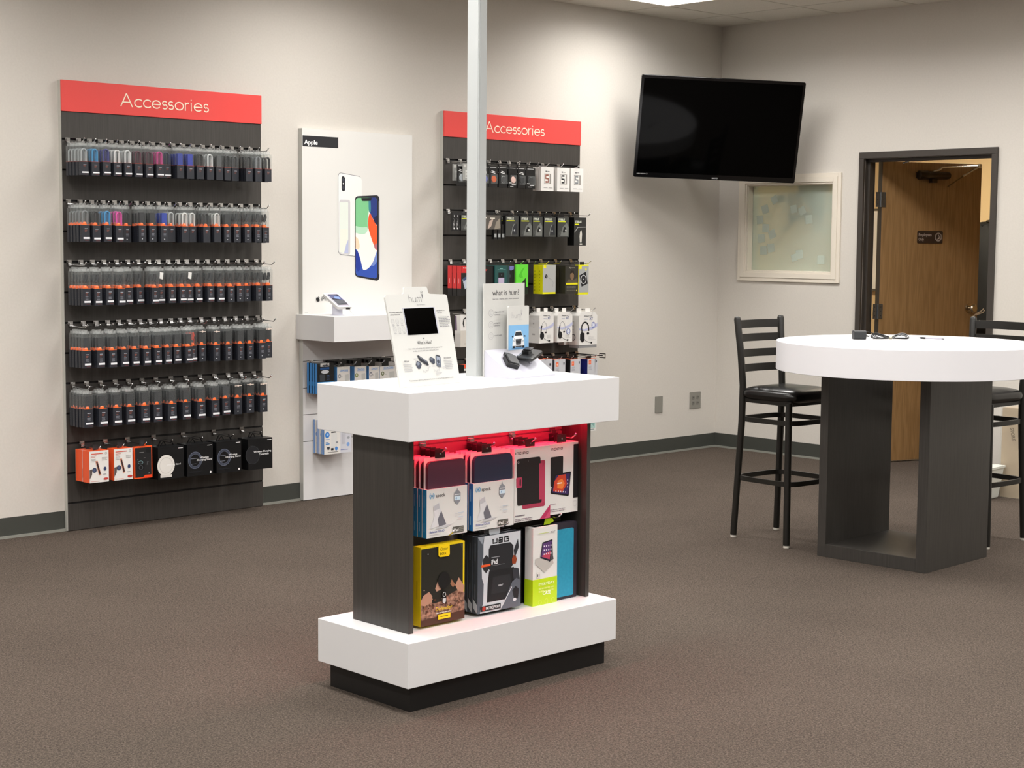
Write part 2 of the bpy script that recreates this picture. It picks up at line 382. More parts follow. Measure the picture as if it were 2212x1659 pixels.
obj('window_frame', wframe(), win, bevel=0.0015)
def pane():
    b = MB().box((0.052, WY0 + 0.006, WZ0 + 0.006), (0.058, WY1 - 0.006, WZ1 - 0.006), FROST)
    R = random.Random(3); it = []
    Q = mat('frost_square', '#b3beb1', 0.5)
    for (u, v, s_, a) in ((.60, .30, .055, .5), (.50, .28, .055, .2), (.68, .40, .06, .1), (.16, .28, .06, .3), (.10, .40, .06, .1), (.17, .50, .06, 0), (.25, .57, .06, .4), (.12, .62, .06, .1), (.24, .73, .06, .15), (.15, .76, .06, .05), (.58, .80, .06, .1), (.83, .86, .06, 0), (.52, .84, .05, .3), (.27, .17, .055, .5)):
        y = (WY1 - WY0) * u; z = (WZ1 - WZ0) * (1 - v); h = s_ / 2; c_, s2 = math.cos(a), math.sin(a)
        it.append(('p', [(y + x0 * c_ - y0 * s2, z + x0 * s2 + y0 * c_) for x0, y0 in ((-h, -h), (h, -h), (h, h), (-h, h))], Q))
    b.art((0.052, WY1, WZ0), (0, -1, 0), (0, 0, 1), it)
    return b
obj('pane', pane(), win)
# ------------------------------------------------------------------ the open door
HN = (0.115, -1.285, 0); DA = math.radians(-20)
door = bpy.data.objects.new('door_1', None); C.objects.link(door); door['kind'] = 'structure'; door.location = HN; door.rotation_euler = (0, 0, DA)
DW = 0.905
obj('door_leaf', MB().box((0.022, 0, 0.012), (DW * 0.947, 0.044, 2.052), OAK).box((0.0205, 0.0, 0.012), (0.022, 0.044, 2.052), FRAMEB), door, bevel=0.0015)
def face(items, eps=0.0008): return MB().art((0, 0, 0), FX, FZ, items, eps)
sg = obj('door_sign', MB().rbox((0.322, -0.004, 1.503), (0.536, -0.0005, 1.588), 0.01, mat('sign_brown', '#2a1d18', 0.4), axis=1), door)
obj('lettering', face([('t', 'Employees', 0.332, 1.552, 0.020, '#b7aaa0', 'l', 0.108), ('t', 'Only', 0.332, 1.521, 0.020, '#b7aaa0', 'l', 0.044),
     ('o', 0.498, 1.546, 0.029, 0.029, 0.003, '#b7aaa0'), ('o', 0.498, 1.546, 0.022, 0.024, 0.002, '#b7aaa0'), ('l', [[(0.490, 1.530), (0.502, 1.538), (0.506, 1.552), (0.496, 1.562)], [(0.503, 1.532), (0.508, 1.542), (0.502, 1.548)]], 0.004, '#b7aaa0')], 0.0048), sg)
def closer():
    b = MB(); CL = mat('closer_bronze', '#3a3128', 0.3, 0.7)
    b.T = Matrix.Translation((0.425, -0.035, 1.965)) @ Matrix.Rotation(PI / 2, 4, 'Y')
    b.lathe([(0.020, -0.135), (0.030, -0.13), (0.031, -0.06), (0.027, -0.055), (0.027, 0.10), (0.022, 0.125), (0.012, 0.13)], CL, 20)
    b.T = Matrix.Identity(4); b.box((0.30, -0.02, 1.945), (0.55, 0, 1.985), CL); b.box((0.40, -0.045, 1.915), (0.445, -0.01, 1.94), CL)
    b.tube([(0.415, -0.035, 1.99), (0.45, -0.05, 2.0), (0.475, -0.055, 2.018), (0.784, -0.06, 2.034)], 0.0065, CHROME)
    b.tube([(0.784, -0.068, 2.034), (0.64, -0.068, 1.962)], 0.0065, CHROME); b.tube([(0.64, -0.068, 1.962), (0.515, -0.068, 1.889)], 0.005, mat('arm_bronze', '#6a5a40', .3, .8)); b.lathe([(0.012, 0), (0.012, 0.03)], CHROME, 10, (0.784, -0.064, 2.02))
    return b
obj('door_closer', closer(), door, smooth=True)
for zz in (1.745, 0.99, 0.16):
    hg = MB(); hg.box((-0.028, -0.004, zz), (0.05, -0.0005, zz + 0.1), STEEL)
    hg.tube([(0.008, -0.006, zz), (0.008, -0.006, zz + 0.1)], 0.007, STEEL)
    hg.art((0, -0.004, zz), FX, FZ, [('c', x, z, 0.004, 0.004, '#3b3d3e') for x in (-0.016, 0.034) for z in (0.02, 0.05, 0.08)])
    obj('hinge', hg, door)
kb = MB(); kb.T = Matrix.Translation((0.785, 0, 1.054)) @ Matrix.Rotation(PI / 2, 4, 'X')
kb.lathe([(0.034, 0), (0.033, 0.006), (0.014, 0.010), (0.012, 0.030), (0.026, 0.040), (0.029, 0.052), (0.022, 0.062), (0.006, 0.065)], mat('satin_nickel', '#b9ac98', 0.25, 1.0), 20)
obj('door_handle', kb, door, smooth=True)
# keys hanging on the knob
kc = thing('key_lanyard', 'small light lanyard with keys looped around the knob of the wooden door', 'keys', (0.115 + 0.785 * math.cos(DA) , -1.285 + 0.785 * math.sin(DA) - 0.055, 1.03), DA)
obj('strap', MB().band([(-0.03, 0, -0.035), (0.0, -0.006, -0.012), (0.035, -0.008, 0.004), (0.06, -0.008, 0.022), (0.068, -0.008, 0.012), (0.06, -0.006, -0.002), (0.0, -0.004, -0.02)], 0.001, 0.004, mat('lanyard', '#b9a68d', 0.6)), kc)
obj('key', MB().rbox((-0.045, -0.006, -0.062), (-0.02, -0.003, -0.035), 0.006, CHROME, axis=1).box((-0.036, -0.006, -0.085), (-0.029, -0.003, -0.06), CHROME), kc)
# ------------------------------------------------------------------ things in the room beyond the door
wb = thing('whiteboard', 'white wall board seen through the hinge gap of the open door', 'whiteboard', (3.59, 0.66, 1.44))
obj('board', MB().box((-0.012, -0.55, -0.36), (-0.002, 0.55, 0.36), mat('board_white', '#e9e7e2', 0.3)), wb)
obj('frame', MB().box((-0.016, -0.57, 0.36), (-0.002, 0.57, 0.38), STEEL).box((-0.03, -0.57, -0.38), (-0.002, 0.57, -0.36), STEEL).box((-0.016, -0.57, -0.36), (-0.002, -0.55, 0.36), STEEL).box((-0.016, 0.55, -0.36), (-0.002, 0.57, 0.36), STEEL), wb)
jk = thing('jacket', 'black jacket hanging on the tan wall, seen between the wooden door and its frame', 'jacket', (3.44, -0.165, 0.02))
def jacket():
    b = MB(); M_ = noise_mat('jacket_cloth', '#040506', '#0c0f12', 14, 0.7, bump=0.4)
    n = 28; prof = [(0.70, .24, .09), (0.80, .25, .11), (0.95, .235, .12), (1.1, .25, .11), (1.25, .255, .11), (1.4, .25, .10), (1.52, .225, .09), (1.58, .17, .075), (1.61, .10, .06), (1.645, .075, .05), (1.665, .04, .03)]
    vs = []
    for i, (z, a, d) in enumerate(prof):
        for j in range(n):
            t = 2 * PI * j / n; rr = 1 + 0.06 * math.sin(5 * t + i * 0.9) + 0.03 * math.sin(9 * t + z * 20)
            vs.append((d * rr * math.cos(t), a * rr * math.sin(t), z))
    fs = [(i * n + j, i * n + (j + 1) % n, (i + 1) * n + (j + 1) % n, (i + 1) * n + j) for i in range(len(prof) - 1) for j in range(n)]
    b.add(vs, fs + [tuple(range(n - 1, -1, -1)), tuple((len(prof) - 1) * n + j for j in range(n))], M_)
    for sgn in (-1, 1):
        b.tube([(0, sgn * .19, 1.54), (0.0, sgn * .27, 1.40), (0.0, sgn * .30, 1.15), (0.01, sgn * .30, 0.85)], [.055, .07, .065, .05], M_, 12)
    return b
obj('body', jacket(), jk, smooth='all')
obj('hanging_loop', MB().tube([(0.14, 0, 1.70), (0.08, 0, 1.69), (0.02, 0, 1.68), (0.0, 0, 1.655)], 0.006, BLK), jk)
obj('collar', MB().tube([(0.02 + .055 * math.cos(a), .075 * math.sin(a), 1.65 + .01 * math.cos(a)) for a in [i * PI / 8 for i in range(16)]], 0.018, mat('jacket_collar', '#07090b', 0.8), 8, closed=True), jk, smooth='all')
pl = thing('hanging_plant', 'dark trailing plant blurred behind the frosted window', 'plant', (0.30, -0.60, 1.5))
def plant(leaf):
    b = MB(); R = random.Random(5)
    if not leaf: b.lathe([(0.05, 0.30), (0.09, 0.34), (0.11, 0.42), (0.10, 0.43)], mat('pot_brown', '#6b5b45', 0.6), 16); b.tube([(0.0, 0, .42), (0, 0, 1.24)], 0.004, BLK); return b
    for k in range(46):
        y = R.gauss(0.0, 0.17); z = 0.36 + R.gauss(0.0, 0.08) - abs(y) * 0.3; a = R.random() * 6.3; s_ = 0.035 + 0.03 * R.random()
        b.quad([(R.random() * .05, y, z), (0.02, y + s_ * math.cos(a), z + s_ * math.sin(a)), (0.0, y + 2 * s_ * math.cos(a), z + s_ * 0.4), (-0.02, y + s_ * math.cos(a), z - s_ * 0.7)], mat('leaf_dark', '#3d4a39', 0.6))
    for k in range(9):
        y = R.gauss(0.05, 0.12); b.tube([(0, y, .36), (0.01, y + .02, .2), (0, y + .01, .22 - .15 * R.random())], 0.008, mat('leaf_dark'))
    return b
obj('pot', plant(False), pl); obj('leaves', plant(True), pl)

# ------------------------------------------------------------------ ceiling lamps
DIFF = mat('lamp_diffuser', '#ffffff', 0.5, emit=((1.0, 0.975, 0.945), LAMP))
cx, cy = -1.66, -0.685
for idx, (x, y) in enumerate(lamps):
    i, j = divmod(idx, 5)
    lb = 'white ceiling light panel, ' + ORD[i] + ' from the door wall in the ' + ORD[j] + ' row'
    if i == 0 and j == 0: lb = 'glowing flush ceiling light panel nearest the room corner'
    t = thing('ceiling_light', lb, 'ceiling light', (x + 0.305, y + 0.61, H), PI / 2, group='ceiling light panels')
    ld = bpy.data.lights.get('ceiling_lamp') or bpy.data.lights.new('ceiling_lamp', 'AREA')
    ld.shape = 'RECTANGLE'; ld.size = 1.16; ld.size_y = 0.55; ld.energy = LAMP_W; ld.spread = math.radians(LAMP_SPREAD); ld.color = (1.0, 0.975, 0.945)
    lo = bpy.data.objects.new('lamp_light', ld); C.objects.link(lo); lo.parent = t; lo.location = (0, 0, 0.006)
    obj('diffuser', lambda: MB().box((-0.585, -0.28, 0.012), (0.585, 0.28, 0.016), DIFF), t, key='diff')
    obj('frame', lambda: MB().box((-0.609, -0.304, -0.004), (-0.585, 0.304, 0.02), TRIMW).box((0.585, -0.304, -0.004), (0.609, 0.304, 0.02), TRIMW).box((-0.585, -0.304, -0.004), (0.585, -0.28, 0.02), TRIMW).box((-0.585, 0.28, -0.004), (0.585, 0.304, 0.02), TRIMW), t, key='lframe')
t = thing('ceiling_light', 'ceiling light panel in the tan room behind the door', 'ceiling light', (1.9, -0.6, H - 0.305))
obj('diffuser', MB().box((-0.3, -0.6, -0.006), (0.3, 0.6, -0.002), mat('lamp_diffuser_warm', '#ffffff', 0.5, emit=((1.0, 0.87, 0.66), 42.0))), t)
obj('frame', MB().box((-0.32, -0.62, -0.008), (-0.3, 0.62, 0.004), TRIMW).box((0.3, -0.62, -0.008), (0.32, 0.62, 0.004), TRIMW).box((-0.3, -0.62, -0.008), (0.3, -0.6, 0.004), TRIMW).box((-0.3, 0.6, -0.008), (0.3, 0.62, 0.004), TRIMW), t)
# ================================================================== DISPLAY PANELS
def accessories(capz, x0, wid):
    """the word drawn in even round strokes"""
    xh = 0.66; S_ = []; x = 0.0; r = xh / 2
    for ch in 'Accessories':
        if ch == 'A':
            S_ += [[(x, 0), (x + .40, 1)], [(x + .40, 1), (x + .80, 0)], [(x + .14, .34), (x + .66, .34)]]; x += .92
        elif ch == 'c': S_ += [[(px + x, py) for px, py in arc(r, r, r - .04, 42, 318)]]; x += xh * .93
        elif ch == 'e': S_ += [[(px + x, py) for px, py in arc(r, r, r - .04, 0, 322)], [(x + .04, r), (x + xh - .04, r)]]; x += xh * 1.1
        elif ch == 's':
            q = .155; S_ += [[(px + x, py) for px, py in arc(.19, xh - .04 - q, q, 35, 270, 12) + arc(.19, .04 + q, q + .01, 90, -145, 12)]]; x += .45
        elif ch == 'o': S_ += [[(px + x, py) for px, py in arc(r, r, r - .04, 0, 360, 28)]]; x += xh * 1.1
        elif ch == 'r': S_ += [[(x + .04, 0), (x + .04, xh)], [(px + x, py) for px, py in arc(.25, xh - .26, .21, 175, 70, 8)]]; x += .43
        elif ch == 'i': S_ += [[(x + .04, 0), (x + .04, xh)], [(x + .04, xh + .14), (x + .04, xh + .24)]]; x += .22
    k = wid / x
    return [[(x0 + px * k, py * capz) for px, py in st] for st in S_]
SL0, SLP = 1.992, 0.1539
def panel(name, label, x0, x1, lx, lw):
    t = thing(name, label, 'display panel', (x0, 0, 0)); W_ = x1 - x0
    b = MB(); b.box((0.002, -0.022, 0.004), (W_ - 0.002, -0.0, 2.282), GROOVE); b.box((-0.001, -0.026, 0.003), (0.002, 0, 2.283), EDGE); b.box((W_ - 0.002, -0.026, 0.003), (W_ + 0.001, 0, 2.283), EDGE)
    zs = [2.128] + [SL0 - SLP * k for k in range(13)] + [0.003]
    for k in range(len(zs) - 1):
        b.box((0.002, -0.030, zs[k + 1] + (0.004 if k < len(zs) - 2 else 0)), (W_ - 0.002, -0.022, zs[k] - (0.006 if k else 0)), LAMW)
    obj('slat_board', b, t)
    hd = obj('header_sign', MB().box((0, -0.036, 2.129), (W_, -0.022, 2.284), RED), t, bevel=0.001)
    obj('lettering', MB().art((0, -0.036, 2.172), FX, FZ, [('l', accessories(0.067, lx - x0, lw), 0.0062, '#f6e6d0')]), hd)
    return t
panel('slatwall_panel', 'wide dark slatwall panel with red header at the far left, hung with cables and chargers', -5.235, -4.031, -4.903, 0.535)
panel('slatwall_panel', 'dark slatwall panel with red header behind the silver pole', -2.692, -1.493, -2.352, 0.522)

# ---- peg hooks
def hook_mesh(L_, plate=True):
    def f():
        b = MB(); b.box((-0.014, -0.004, -0.004), (0.014, 0, 0.012), CHROME); b.box((-0.009, -0.012, -0.016), (0.009, -0.002, 0.006), CHROME)
        b.tube([(0, -0.008, -0.01), (0, -L_ + 0.02, -0.014), (0, -L_, 0.0)], 0.0026, CHROME, 6)
        b.pad((0, -L_, 0.001), .0042, .0042, .0042, CHROME, 1, 1, 8, 5)
        return b
    return f
HK = 0
def hook(x, y, z, label, L_=0.175, group=None):
    o = obj('peg_hook', hook_mesh(L_), loc=(x, y, z), key='hook%.3f' % L_, smooth=True)
    return tag(o, label, 'hook', group)

# ---- pouches
PW, PD = 0.0425, 0.022
def sleeve_mesh(w_, h, kind):
    def f():
        b = MB(); b.box((-w_ / 2, -PD / 2, 0), (w_ / 2, PD / 2, h), SLEEVE)
        it = []
        if kind != 'plain': it.append(('b', [(-w_ * .16, h * .76, w_ * .22, h * .79)], '#b9bcc4')); it.append(('b', [(-w_ * .16, h * .68, w_ * .15, h * .705), (-w_ * .16, h * .60, w_ * .08, h * .62)], '#9a5a4a'))
        if kind in ('sticker', 'text'): it.append(('b', [(-w_ * .18, h * (.50 - .07 * k), w_ * (.2 - .03 * (k % 2)), h * (.525 - .07 * k)) for k in range(3)], '#8a8d96'))
        if kind in ('sticker', 'stickershort'): it.append(('r', -w_ * .33, h * .16, w_ * .5, h * .27, '#e9ebee')); it.append(('b', [(-w_ * .1, h * .07, w_ * .4, h * .09)], '#7a3b3b'))
        if kind == 'text': it.append(('c', -w_ * .05, h * .18, w_ * .09, w_ * .05, '#cfd2d6'))
        b.art((0, -PD / 2, 0), FX, FZ, it)
        b.art((-w_ / 2, PD / 2, 0), (0, -1, 0), FZ, [('b', [(PD * .2, h * (.75 - .12 * k), PD * .6, h * (.765 - .12 * k)) for k in range(4)], '#4b4e58')])
        return b
    return f
def shell_mesh(w_, h0, h1):
    def f():
        b = MB(); x, y = w_ / 2, PD / 2
        v = [(-x, -y, h0), (x, -y, h0), (x, y, h0), (-x, y, h0), (-x, -y, h1), (x, -y, h1), (x, y, h1), (-x, y, h1)]
        b.add(v, [(0, 1, 5, 4), (1, 2, 6, 5), (2, 3, 7, 6), (3, 0, 4, 7), (4, 5, 6, 7)], SHELL)
        return b
    return f
def tab_mesh(w_, h1):
    def f():
        b = MB(); b.box((-w_ * .46, -0.001, h1 - 0.002), (w_ * .46, 0.001, h1 + 0.012), TABM); b.box((-w_ * .2, -0.001, h1 + 0.012), (w_ * .2, 0.001, h1 + 0.02), TABM); return b
    return f
def cap_mesh(h):
    def f():
        b = MB(); b.lathe([(0.0145, 0), (0.0132, 0.010), (0.0105, 0.0142), (0.004, 0.0155)], ORANGE, 10, (-0.005, 0, h)); b.box((-PW / 2, -PD / 2 - .0004, h), (PW / 2, -PD / 2 + .001, h + 0.0015), ORANGE); return b
    return f
def content_mesh(kind, col, h0, h1):
    def f():
        b = MB(); m = mat('item_' + col.lstrip('#'), col, 0.5)
        if kind == 'loop':
            top = h0 + (h1 - h0) * .82
            for dx, dy, s_ in ((0, -0.004, .0135), (0.001, 0.003, .0105)):
                b.tube([(dx - s_, dy, h0 - .004)] + [(dx + s_ * math.cos(a), dy, top - s_ + s_ * math.sin(a)) for a in [PI - i * PI / 7 for i in range(8)]] + [(dx + s_, dy, h0 - .004)], 0.004, m, 6)
        elif kind == 'car':
            b.tube([(-0.006, 0, h0 + .03), (0.004, 0, h0 + .055), (0.002, 0, h1 - .012)], [.008, .009, .007], m, 8); b.tube([(0.006, 0, h0), (0.01, 0, h0 + .03), (.004, 0, h1 - .02)], .002, m, 5)
        elif kind == 'block': b.rbox((-PW * .34, -.008, h0 - .002), (PW * .34, .008, h0 + (h1 - h0) * .8), .004, m, axis=1)
        elif kind == 'wide': b.rbox((-PW * .42, -.008, h0 - .002), (PW * .42, .008, h0 + (h1 - h0) * .88), .003, m, axis=1)
        return b
    return f
def pouch(x, y, z, label, group, w_=PW, hs=0.09, ht=0.19, skind='sticker', cap=True, ckind='loop', ccol='#26282c', note=None):
    t = thing('cable_pouch', label, 'cable pouch', (x, y, z), group=group)
    kk = '%.3f_%.3f_%.3f' % (w_, hs, ht)
    obj('sleeve', sleeve_mesh(w_, hs, skind), t, key='slv' + kk + skind)
    obj('clear_shell', shell_mesh(w_, hs, ht - .016), t, key='shl' + kk)
    obj('hang_tab', tab_mesh(w_, ht - .016), t, key='tab' + kk)
    obj('contents', content_mesh(ckind, ccol, hs, ht - .02), t, key='cnt' + kk + ckind + ccol, smooth=True)
    if cap: obj('orange_cap', cap_mesh(hs), t, key='cap%.3f' % hs)
    else: obj('rim', lambda: MB().box((-w_ / 2, -PD / 2 - .0006, hs), (w_ / 2, PD / 2, hs + 0.0015), mat('rim_red', '#a5402c')), t, key='rim' + kk)
    if note: obj('tag', lambda: MB().art((0, -PD / 2, 0), FX, FZ, [('c', 0, ht - .03, .0055, .0055, '#e3d2c6'), ('b', [(-w_ * .45, ht - .032, w_ * .45, ht - .028)], '#e3d2c6')] if note == 'ring' else [('p', [(-.012, hs + .045), (.008, hs + .04), (.012, hs + .075), (-.009, hs + .078)], '#e6e6e2')], .0012), t, key='note' + kk + note)
    return t
# rows: hook x positions, front offsets (y of the foremost pouch), look of each
def lx(lo, hi, n): return [lo + (hi - lo) * i / (n - 1) for i in range(n)]
G = '#26282c'; W1 = '#d8dadb'; GY = '#7d8184'
row1 = dict(name='top', z=1.808, hz=1.992, hs=.067, ht=.163, cap=False, xs=lx(-5.205, -4.105, 19),
    ys=[-.192] * 8 + [-.163] + [-.19] * 4 + [-.185, -.17, -.15, -.19, -.19, -.19],
    looks=[('loop', '#a9adaf'), ('loop', '#3d93c6'), ('loop', '#3a3c86'), ('loop', '#e2e2e2'), ('loop', W1), ('loop', '#5c2a3c'), ('loop', '#4a2433'), ('loop', '#c9418d'), ('loop', '#28304f'), ('block', '#22389a'), ('block', '#2438a8'), ('loop', '#1d1e20'), ('loop', W1), ('block', '#4e5052'), ('loop', '#1d1e20'), ('loop', '#4a4c4e'), ('loop', '#1c1c1e'), ('loop', GY), ('loop', '#242427')],
    st=['stickershort'] * 9 + ['orangeonly'] * 10)
row2 = dict(name='second', z=1.478, hz=1.684, hs=.083, ht=.186, cap=True, xs=lx(-5.205, -4.105, 18),
    ys=[-.192, -.185, -.185, -.185, -.15, -.19, -.18, -.19, -.15, -.18, -.15, -.18, -.185, -.185, -.18, -.185, -.185, -.165],
    looks=[('loop', '#7d8082'), ('loop', '#1e1f22'), ('loop', '#3f97d0'), ('loop', '#e04aa8'), ('loop', '#2b2c2f'), ('block', '#26272b'), ('block', '#26272b'), ('block', '#1f3da8'), ('loop', '#b9bbbb'), ('loop', '#e0e0de'), ('loop', '#dcdcda'), ('loop', '#303236'), ('loop', '#dededc'), ('block', G), ('car', G), ('car', G), ('car', G), ('car', '#17181a')],
    st=['stickershort'] * 4 + ['text'] * 3 + ['text'] + ['orangeonly'] * 5 + ['text'] * 5)
row3 = dict(name='third', z=1.160, hz=1.380, hs=.085, ht=.187, cap=True, xs=[-5.207, -5.142, -5.077, -5.011, -4.94, -4.874, -4.813, -4.75, -4.693, -4.632, -4.574, -4.519, -4.453, -4.389, -4.322, -4.261, -4.192, -4.137, -4.071],
    ys=[-.196, -.195, -.195, -.195, -.15, -.147, -.19, -.146, -.16, -.165, -.142, -.144, -.155, -.155, -.15, -.146, -.115, -.146, -.146],
    looks=[('car', G)] * 13 + [('car', '#1b1c1f')] * 6, st=['sticker'] * 14 + ['text'] * 5)
row4 = dict(name='fourth', z=0.846, hz=1.069, hs=.088, ht=.188, cap=True, xs=[-5.205, -5.133, -5.062, -4.995, -4.932, -4.87, -4.806, -4.747, -4.684, -4.62, -4.563, -4.505, -4.432, -4.354, -4.283, -4.211, -4.14, -4.064],
    ys=[-.19, -.196, -.194, -.193, -.192, -.196, -.2, -.2, -.192, -.198, -.154, -.151, -.174, -.174, -.18, -.166, -.178, -.13],
    looks=[('block', '#2a2c2f')] * 10 + [('car', '#c6402c'), ('wide', '#1c1d1f'), ('wide', '#1c1d1f'), ('wide', '#222325'), ('wide', '#222325'), ('wide', '#222325'), ('wide', '#17181b'), ('wide', '#17181b')], st=['sticker'] * 11 + ['text'] * 7)
row5 = dict(name='fifth', z=0.546, hz=0.759, hs=.092, ht=.186, cap=True, w=.050, xs=[-5.198, -5.119, -5.04, -4.957, -4.879, -4.798, -4.715, -4.623, -4.533, -4.442, -4.35, -4.263, -4.179, -4.093],
    ys=[-.18, -.185, -.187, -.175, -.189, -.176, -.183, -.174, -.176, -.174, -.137, -.119, -.115, -.118],
    looks=[('wide', '#2c2e31')] * 10 + [('wide', '#3a3c3f')] + [('wide', '#17181a')] * 3, st=['sticker'] * 11 + ['text'] * 3)
notes = {('third', 7): 'label', ('third', 10): 'label', ('fourth', 11): 'ring', ('fourth', 12): 'ring', ('fourth', 17): 'ring', ('fifth', 11): 'ring', ('fifth', 12): 'ring', ('fifth', 13): 'ring'}
COLN = {'#a9adaf': 'clear', '#3d93c6': 'light blue', '#3a3c86': 'violet', '#e2e2e2': 'white', W1: 'white', '#5c2a3c': 'maroon', '#4a2433': 'maroon', '#c9418d': 'pink', '#28304f': 'navy', '#22389a': 'blue', '#2438a8': 'blue', '#7d8082': 'grey',
        '#3f97d0': 'light blue', '#e04aa8': 'bright pink', '#1f3da8': 'blue', '#e0e0de': 'white', '#dcdcda': 'white', '#dededc': 'white', '#c6402c': 'red', GY: 'grey', '#b9bbbb': 'pale grey'}
for R_ in (row1, row2, row3, row4, row5):
    for i, x in enumerate(R_['xs']):
        nm = R_['name']; hk = ORD[i] + ' hook from the left, ' + nm + ' row, wide left panel'
        hook(x, -0.03, R_['hz'] - 0.006, 'chrome peg hook, ' + hk.replace(' hook', ''), group='peg hooks on the wide left panel')
        kd, c_ = R_['looks'][i]; y = R_['ys'][i]
        cn = COLN.get(c_, 'black'); n_ = 5 if i == 0 else 3
        noun = 'cable pouch' if kd == 'loop' else ('charger pouch')
        k = 0
        while k < n_ and y + 0.031 * k < -0.047:
            place = ('front ' if k == 0 else ORD[k] + '-from-front ')
            pouch(x + random.uniform(-.0015, .0015), y + 0.031 * k, R_['z'] + random.uniform(-.0015, .0015), place + cn + ' ' + noun + ', ' + hk,
                  'cable and charger pouches on the wide left panel', w_=R_.get('w', PW), hs=R_['hs'], ht=R_['ht'], skind=R_['st'][i], cap=R_['cap'], ckind=kd, ccol=c_, note=notes.get((nm, i)) if k == 0 else None)
            k += 1

# ---- generic printed box / card
def pbox(name, label, cat, x0, x1, yf, d, z0, z1, m, items=(), side=(), group=None, tab=None, parts=None, mtop=None, mside=None, key=None, chamfer=0):
    """a hanging carton: front face at y=yf, depth d behind it; art in metres from the lower left corner of the front"""
    w_, h = x1 - x0, z1 - z0
    t = thing(name, label, cat, (x0, yf, z0), group=group)
    def f():
        b = MB()
        if chamfer: b.prism([(0, 0), (w_, 0), (w_, h - chamfer), (w_ - chamfer, h), (chamfer, h), (0, h - chamfer)], (0, 0, 0), FX, FZ, d, m, mside or m)
        else:
            b.box((0, 0, 0), (w_, d, h), m)
            if mside: b.quad([(-.0003, d, 0), (-.0003, 0, 0), (-.0003, 0, h), (-.0003, d, h)], mside)
            if mtop: b.quad([(0, 0, h + .0003), (w_, 0, h + .0003), (w_, d, h + .0003), (0, d, h + .0003)], mtop)
        b.art((0, 0, 0), FX, FZ, items)
        if side: b.art((0, d, 0), (0, -1, 0), FZ, side)
        return b
    obj('carton', f, t, key=key)
    if tab:
        tw, th, tm = tab; obj('hang_tab', MB().box((w_ / 2 - tw / 2, d / 2 - .0008, h), (w_ / 2 + tw / 2, d / 2 + .0008, h + th), tm), t)
    return t
OR = mat('carton_orange', '#ea5420', 0.4); WH = mat('carton_white', '#dedcd8', 0.4); BKC = mat('carton_black', '#0d0e10', 0.35); DGC = mat('carton_grey', '#242426', 0.4)
# bottom row of the wide left panel
for i, x in enumerate([-5.152, -5.019, -4.889, -4.733, -4.551, -4.357, -4.175]):
    hook(x, -0.03, 0.448, 'chrome peg hook, ' + ORD[i] + ' from the left, bottom row, wide left panel', 0.19, 'peg hooks on the wide left panel')
def mount_art(w_, h):
    return [('b', [(w_ * .08, h * .90, w_ * .7, h * .925)], '#d0503c'), ('b', [(w_ * .08, h * .84, w_ * .36, h * .86), (w_ * .08, h * .80, w_ * .3, h * .815)], '#c98a80'), ('o', w_ * .86, h * .91, .006, .006, .0012, '#555'), lines(w_ * .08, h * .75, w_ * .4, 3, .006, .002, 2), lines(w_ * .64, h * .78, w_ * .95, 3, .006, .002, 3),
        ('p', [(w_ * .30, h * .68), (w_ * .42, h * .69), (w_ * .60, h * .24), (w_ * .48, h * .22)], '#c98a70'), ('p', [(w_ * .34, h * .66), (w_ * .41, h * .66), (w_ * .57, h * .27), (w_ * .50, h * .25)], '#2a2226'),
        ('c', w_ * .25, h * .40, .012, .013, '#2c3550'), ('c', w_ * .25, h * .40, .007, .008, '#4a5676'), ('p', [(0, h * .12), (0, h * .42), (w_ * .14, h * .44), (w_ * .12, h * .26)], '#5a4f4c'), ('c', w_ * .80, h * .42, .008, .010, '#333f63'), ('c', w_ * .84, h * .10, .014, .006, '#b9403a'), ('b', [(w_ * .06, h * .04, w_ * .5, h * .055)], '#d9a59c'), ('b', [(w_ * .7, h * .24, w_ * .86, h * .26)], '#999999')]
gx = 'phone mount cartons'
S_OR = [('r', .0005, .0, .0022, .161, '#f3b9a6')]
pbox('mount_carton', 'orange and white carton with phone mount picture, leftmost in the bottom row', 'carton', -5.203, -5.095, -.20, .068, .265, .426, WH, mount_art(.108, .161), group=gx, tab=(.03, .03, DGC), mside=OR, mtop=OR)
pbox('mount_carton', 'orange carton hanging behind the leftmost white-faced mount carton', 'carton', -5.203, -5.095, -.128, .068, .265, .426, WH, mount_art(.108, .161), S_OR, group=gx, tab=(.03, .03, DGC), mside=OR, mtop=OR)
pbox('mount_carton', 'orange and white phone mount carton beside the dark orange-edged carton', 'carton', -5.064, -4.958, -.20, .068, .265, .426, WH, mount_art(.106, .161), group=gx, tab=(.03, .03, DGC), mside=OR, mtop=OR)
pbox('charger_carton', 'flat dark carton with orange edge and lens clip picture, bottom row', 'carton', -4.948, -4.843, -.20, .02, .262, .428, OR,
     [('r', .005, .006, .100, .160, '#1f1f20'), ('c', .083, .142, .014, .014, '#141415'), ('b', [(.03, .134, .055, .136), (.055, .104, .065, .106)], '#8a8a8a'), ('t', '+', .018, .095, .008, '#9aa'), ('r', .018, .045, .058, .072, '#101012'), ('o', .038, .057, .012, .012, .002, '#55595d'), ('o', .036, .083, .015, .009, .002, '#7a9aa0'), ('l', [[(.074, .068), (.076, .086), (.084, .082)]], .003, '#5b5e61'), ('p', [(.03, .0), (.10, .0), (.10, .016), (.062, .016), (.05, .006)], '#e8421c'), ('b', [(.08, .022, .09, .026)], '#9a9a9a')], tab=(.03, .03, DGC), mside=OR)
